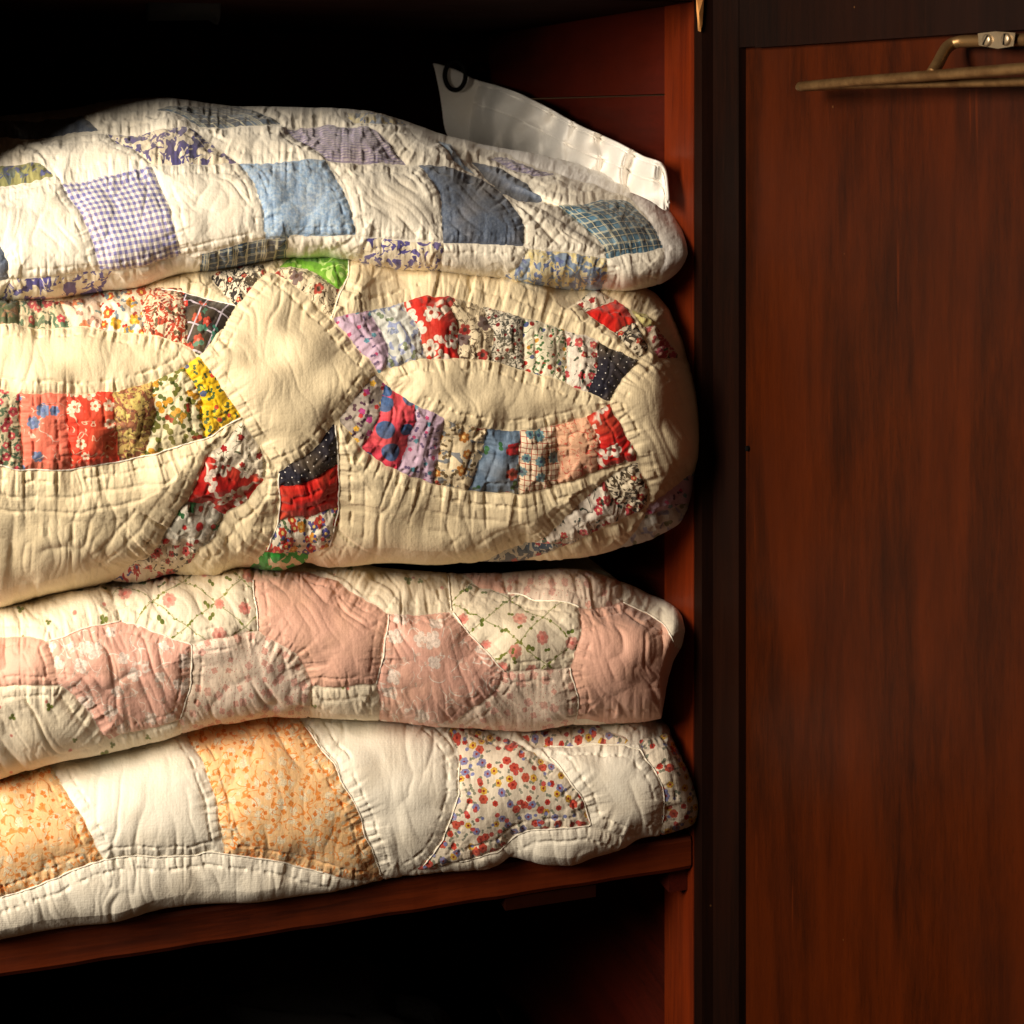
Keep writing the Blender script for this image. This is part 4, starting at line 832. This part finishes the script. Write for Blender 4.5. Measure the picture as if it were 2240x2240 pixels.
# ------------------------------------------------------------------ quilt 4 (bottom)
u_s = np.arange(-80, 1390, 60.)
T4 = curve([(float(u), float(B3(u))-36) for u in u_s]+zz(6, [(1350, 685), (1400, 702), (1432, 745), (1480, 842), (1525, 925), (1545, 975), (1556, 1020)]))
B4 = curve(zz(5, [(-150, 1665), (0, 1640), (150, 1615), (300, 1592), (450, 1575), (560, 1545), (650, 1522), (800, 1500), (1000, 1490), (1150, 1476), (1300, 1458)])+zz(6, [(60, 1390), (200, 1360), (350, 1332), (560, 1306), (660, 1300), (730, 1275), (772, 1248), (850, 1262), (930, 1277), (1010, 1280), (1100, 1252), (1230, 1217), (1290, 1185), (1400, 1165), (1470, 1142), (1530, 1112), (1556, 1025)]))
P4 = [
 pt(A5((-160, 900), (200, 890), (262, 980), (340, 1120), (440, 1315), (340, 1352), (230, 1397), (100, 1440), (0, 1487), (-160, 1540)), f_orange, 'orange blossom print piece at the left edge'),
 pt(A5((215, 890), (500, 800), (785, 760), (800, 815), (862, 900), (912, 1050), (950, 1290), (700, 1300), (440, 1315), (340, 1120), (262, 980)), f_w4, 'off-white piece between the orange ones'),
 pt(A5((785, 730), (1000, 690), (1250, 690), (1290, 755), (1400, 900), (1500, 1080))+A6((186, 1144), (215, 1240), (245, 1335), (265, 1362))+A5((1460, 1400), (1370, 1372), (1250, 1345), (1100, 1315), (950, 1290), (912, 1050), (862, 900), (800, 815)), f_orange, 'orange blossom print piece in the middle'),
 pt(A5((1250, 690))+A6((200, 650), (440, 700), (520, 780), (570, 860), (560, 1000), (500, 1180), (420, 1290), (330, 1345), (245, 1335), (215, 1240), (186, 1144), (60, 860), (0, 770)), f_w4, 'off-white piece right of the orange print'),
 pt(A6((500, 700), (650, 720), (800, 785), (900, 850), (1000, 925), (1060, 1010), (1092, 1117), (970, 1128), (850, 1152), (785, 1180), (720, 1227), (640, 1250), (560, 1267), (480, 1300), (400, 1310), (500, 1180), (560, 1000), (570, 850), (530, 760)), f_flor4, 'white piece with red, yellow and blue flowers'),
 pt(A6((900, 800), (930, 792), (1230, 795), (1295, 815), (1360, 900), (1400, 1000), (1392, 1122), (1350, 1172), (1240, 1172), (1092, 1117), (1060, 1010), (1000, 925), (930, 850)), f_w4, 'off-white piece near the right end'),
 pt(A6((810, 745), (1100, 700), (1250, 780), (1230, 795), (930, 792), (880, 810)), f_flor4, 'flowered strip at the back edge'),
 pt(A6((1290, 785), (1420, 752), (1480, 800), (1570, 930), (1580, 1080), (1500, 1160), (1385, 1180), (1392, 1122), (1400, 1000), (1360, 900)), f_flor4, 'flowered piece turning round the right end'),
]
S4 = [A6((1092, 1117), (1240, 1172), (1350, 1172)), A6((880, 800), (1230, 795), (1290, 785)), A5((0, 1487), (-160, 1540))]
rel4 = dict(puff=17, groove=3.2, puck=6.0, pp=17, pd=30, stitch=3.4, stitch_off=24, wang=1.2, wl=60, wwarp=30, wrink=4.0, lump=14, pr=60, iso=.12, wsp=.4)
qq4 = empty('folded_quilt', (.27, .2, 0), 'off-white quilt with orange and small-flowered pieces, lowest, on the shelf board', 'quilt', 'folded quilts stacked on the shelf')
make_quilt(qq4, T4, B4, -80, 1541.5, -.030, .008, .13, .022, .60, 140, f_w4, P4, S4, rel4, threads=[A6((930, 850), (1000, 925), (1060, 1010), (1092, 1117), (970, 1128), (850, 1152), (785, 1180), (720, 1227), (640, 1250), (560, 1267)), A6((930, 792), (1230, 795), (1295, 815), (1360, 900), (1400, 1000), (1392, 1122)), A6((570, 860), (560, 1000), (500, 1180), (420, 1290)), A5((1290, 755), (1400, 900), (1500, 1080))+A6((215, 1240), (245, 1335)), A5((0, 1487), (100, 1440), (230, 1397), (340, 1352), (440, 1315), (700, 1300), (950, 1290), (1100, 1315), (1370, 1372))])

# ------------------------------------------------------------------ white sheet standing up against the side wall
TF = curve(zz(2, [(568, 88), (600, 96), (640, 108), (700, 132), (760, 165), (900, 205), (1000, 243), (1100, 290), (1300, 400), (1500, 490), (1620, 555), (1700, 583), (1722, 605), (1735, 650), (1746, 770)]))
BF_pts = zz(2, [(568, 92), (580, 130), (592, 190), (604, 250), (614, 320), (624, 400), (640, 450)])
ue = np.arange(zz(2, [(700, 0)])[0][0], 1456, 30.)
BF = curve(BF_pts+[(float(u), float(T1(u))+26) for u in ue]+[(zz(2, [(1746, 0)])[0][0]+.0, zz(2, [(0, 830)])[0][1])])
us = np.linspace(zz(2, [(569, 0)])[0][0], zz(2, [(1745.5, 0)])[0][0], 330); nq = 110; q = np.linspace(0, 1, nq)
U, Q = np.meshgrid(us, q); Tt = TF(us); Bt = np.maximum(BF(us), Tt+.5); V = Tt[None]+(Bt-Tt)[None]*Q
d = ray(U, V)
vh = V-Tt[None]                                 # px below the upper edge
inset = .022+.030*np.clip(vh/230, 0, 1)**1.3
fold = 10*np.sin(U/11.+vh/30+4*vnoise(U/60, V/60))*vnoise(U/70, V/50, 5)+10*(vnoise(U/55+V/70, V/60-U/160, 8)-.5)+6*(vnoise(U/14, V/60, 18)-.5)+5*(vnoise(U/30+V/60, V/90, 44)-.5)
seamd = np.abs(vh-(46+10*np.sin(U/150)))
fold = fold-2.2*np.exp(-(seamd/3.)**2)-2.5*np.exp(-((vh-9)/2.5)**2)
inset = np.maximum(inset+fold*MM*1.8, .004)
t = (XS-.001-inset)/d[..., 0]; t = np.minimum(t, (.56-CAM[1])/d[..., 1]); P = CAM+d*t[..., None]
t2_ = (XS-.001-np.maximum(inset-.003, .002))/d[..., 0]
fr_, bk_ = P.reshape(-1, 3), (P+np.array([.0028, .0008, 0])).reshape(-1, 3)
idx = np.arange(nq*len(us)).reshape(nq, len(us)); n0 = idx.size
Fq = np.stack([idx[:-1, :-1], idx[1:, :-1], idx[1:, 1:], idx[:-1, 1:]], -1).reshape(-1, 4)
faces = [Fq, Fq[:, ::-1]+n0]
for e in (idx[0], idx[-1][::-1], idx[::-1, 0], idx[:, -1]):
    faces.append(np.stack([e[:-1], e[1:], e[1:]+n0, e[:-1]+n0], -1))
Fq = np.vstack(faces); pos = np.vstack([fr_, bk_])
me = bpy.data.meshes.new('white_sheet'); me.from_pydata([tuple(p) for p in pos], [], [tuple(int(k) for k in f) for f in Fq])
for p in me.polygons: p.use_smooth = True
uvs = np.tile(np.stack([U.ravel()/100, -V.ravel()/100], -1), (2, 1))
for n2 in ('UVMap', 'cloth'):
    lay = me.uv_layers.new(name=n2); li = np.zeros(len(me.loops), np.int32); me.loops.foreach_get('vertex_index', li); lay.data.foreach_set('uv', uvs[li].astype(np.float32).ravel())
me.materials.append(f_w)
so = bpy.data.objects.new('white_sheet', me); col.objects.link(so)
tag(so, 'plain white hemmed cloth standing up behind the top quilt, its corner at the hook', 'sheet')

# ------------------------------------------------------------------ dark cloth bundle in the dark below the shelf
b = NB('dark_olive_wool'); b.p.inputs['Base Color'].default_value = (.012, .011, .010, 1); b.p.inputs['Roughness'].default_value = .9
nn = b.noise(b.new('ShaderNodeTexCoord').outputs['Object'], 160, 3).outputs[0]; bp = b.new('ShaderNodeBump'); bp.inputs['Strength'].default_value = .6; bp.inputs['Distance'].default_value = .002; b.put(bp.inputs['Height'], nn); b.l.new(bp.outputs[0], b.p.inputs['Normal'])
cb = onY(420, 2300, .30); nu, nv = 90, 50; vs = []
for j in range(nv):
    ph = -PI/2+PI*j/(nv-1)
    for i in range(nu):
        th = 2*PI*i/nu; cx_, sx_ = math.cos(th), math.sin(th)
        pw = lambda v, e: math.copysign(abs(v)**e, v)
        r = 1+.10*float(vnoise(np.array(th*3.), np.array(ph*4.)))+.05*math.sin(th*7+ph*5)
        vs.append((pw(cx_, .6)*pw(math.cos(ph), .6)*.22*r, pw(sx_, .6)*pw(math.cos(ph), .6)*.13*r, pw(math.sin(ph), .8)*.10*r))
fs = [(j*nu+i, j*nu+(i+1) % nu, (j+1)*nu+(i+1) % nu, (j+1)*nu+i) for j in range(nv-1) for i in range(nu)]
me = bpy.data.meshes.new('dark_blanket'); me.from_pydata(vs, [], fs); me.materials.append(b.m)
for p in me.polygons: p.use_smooth = True
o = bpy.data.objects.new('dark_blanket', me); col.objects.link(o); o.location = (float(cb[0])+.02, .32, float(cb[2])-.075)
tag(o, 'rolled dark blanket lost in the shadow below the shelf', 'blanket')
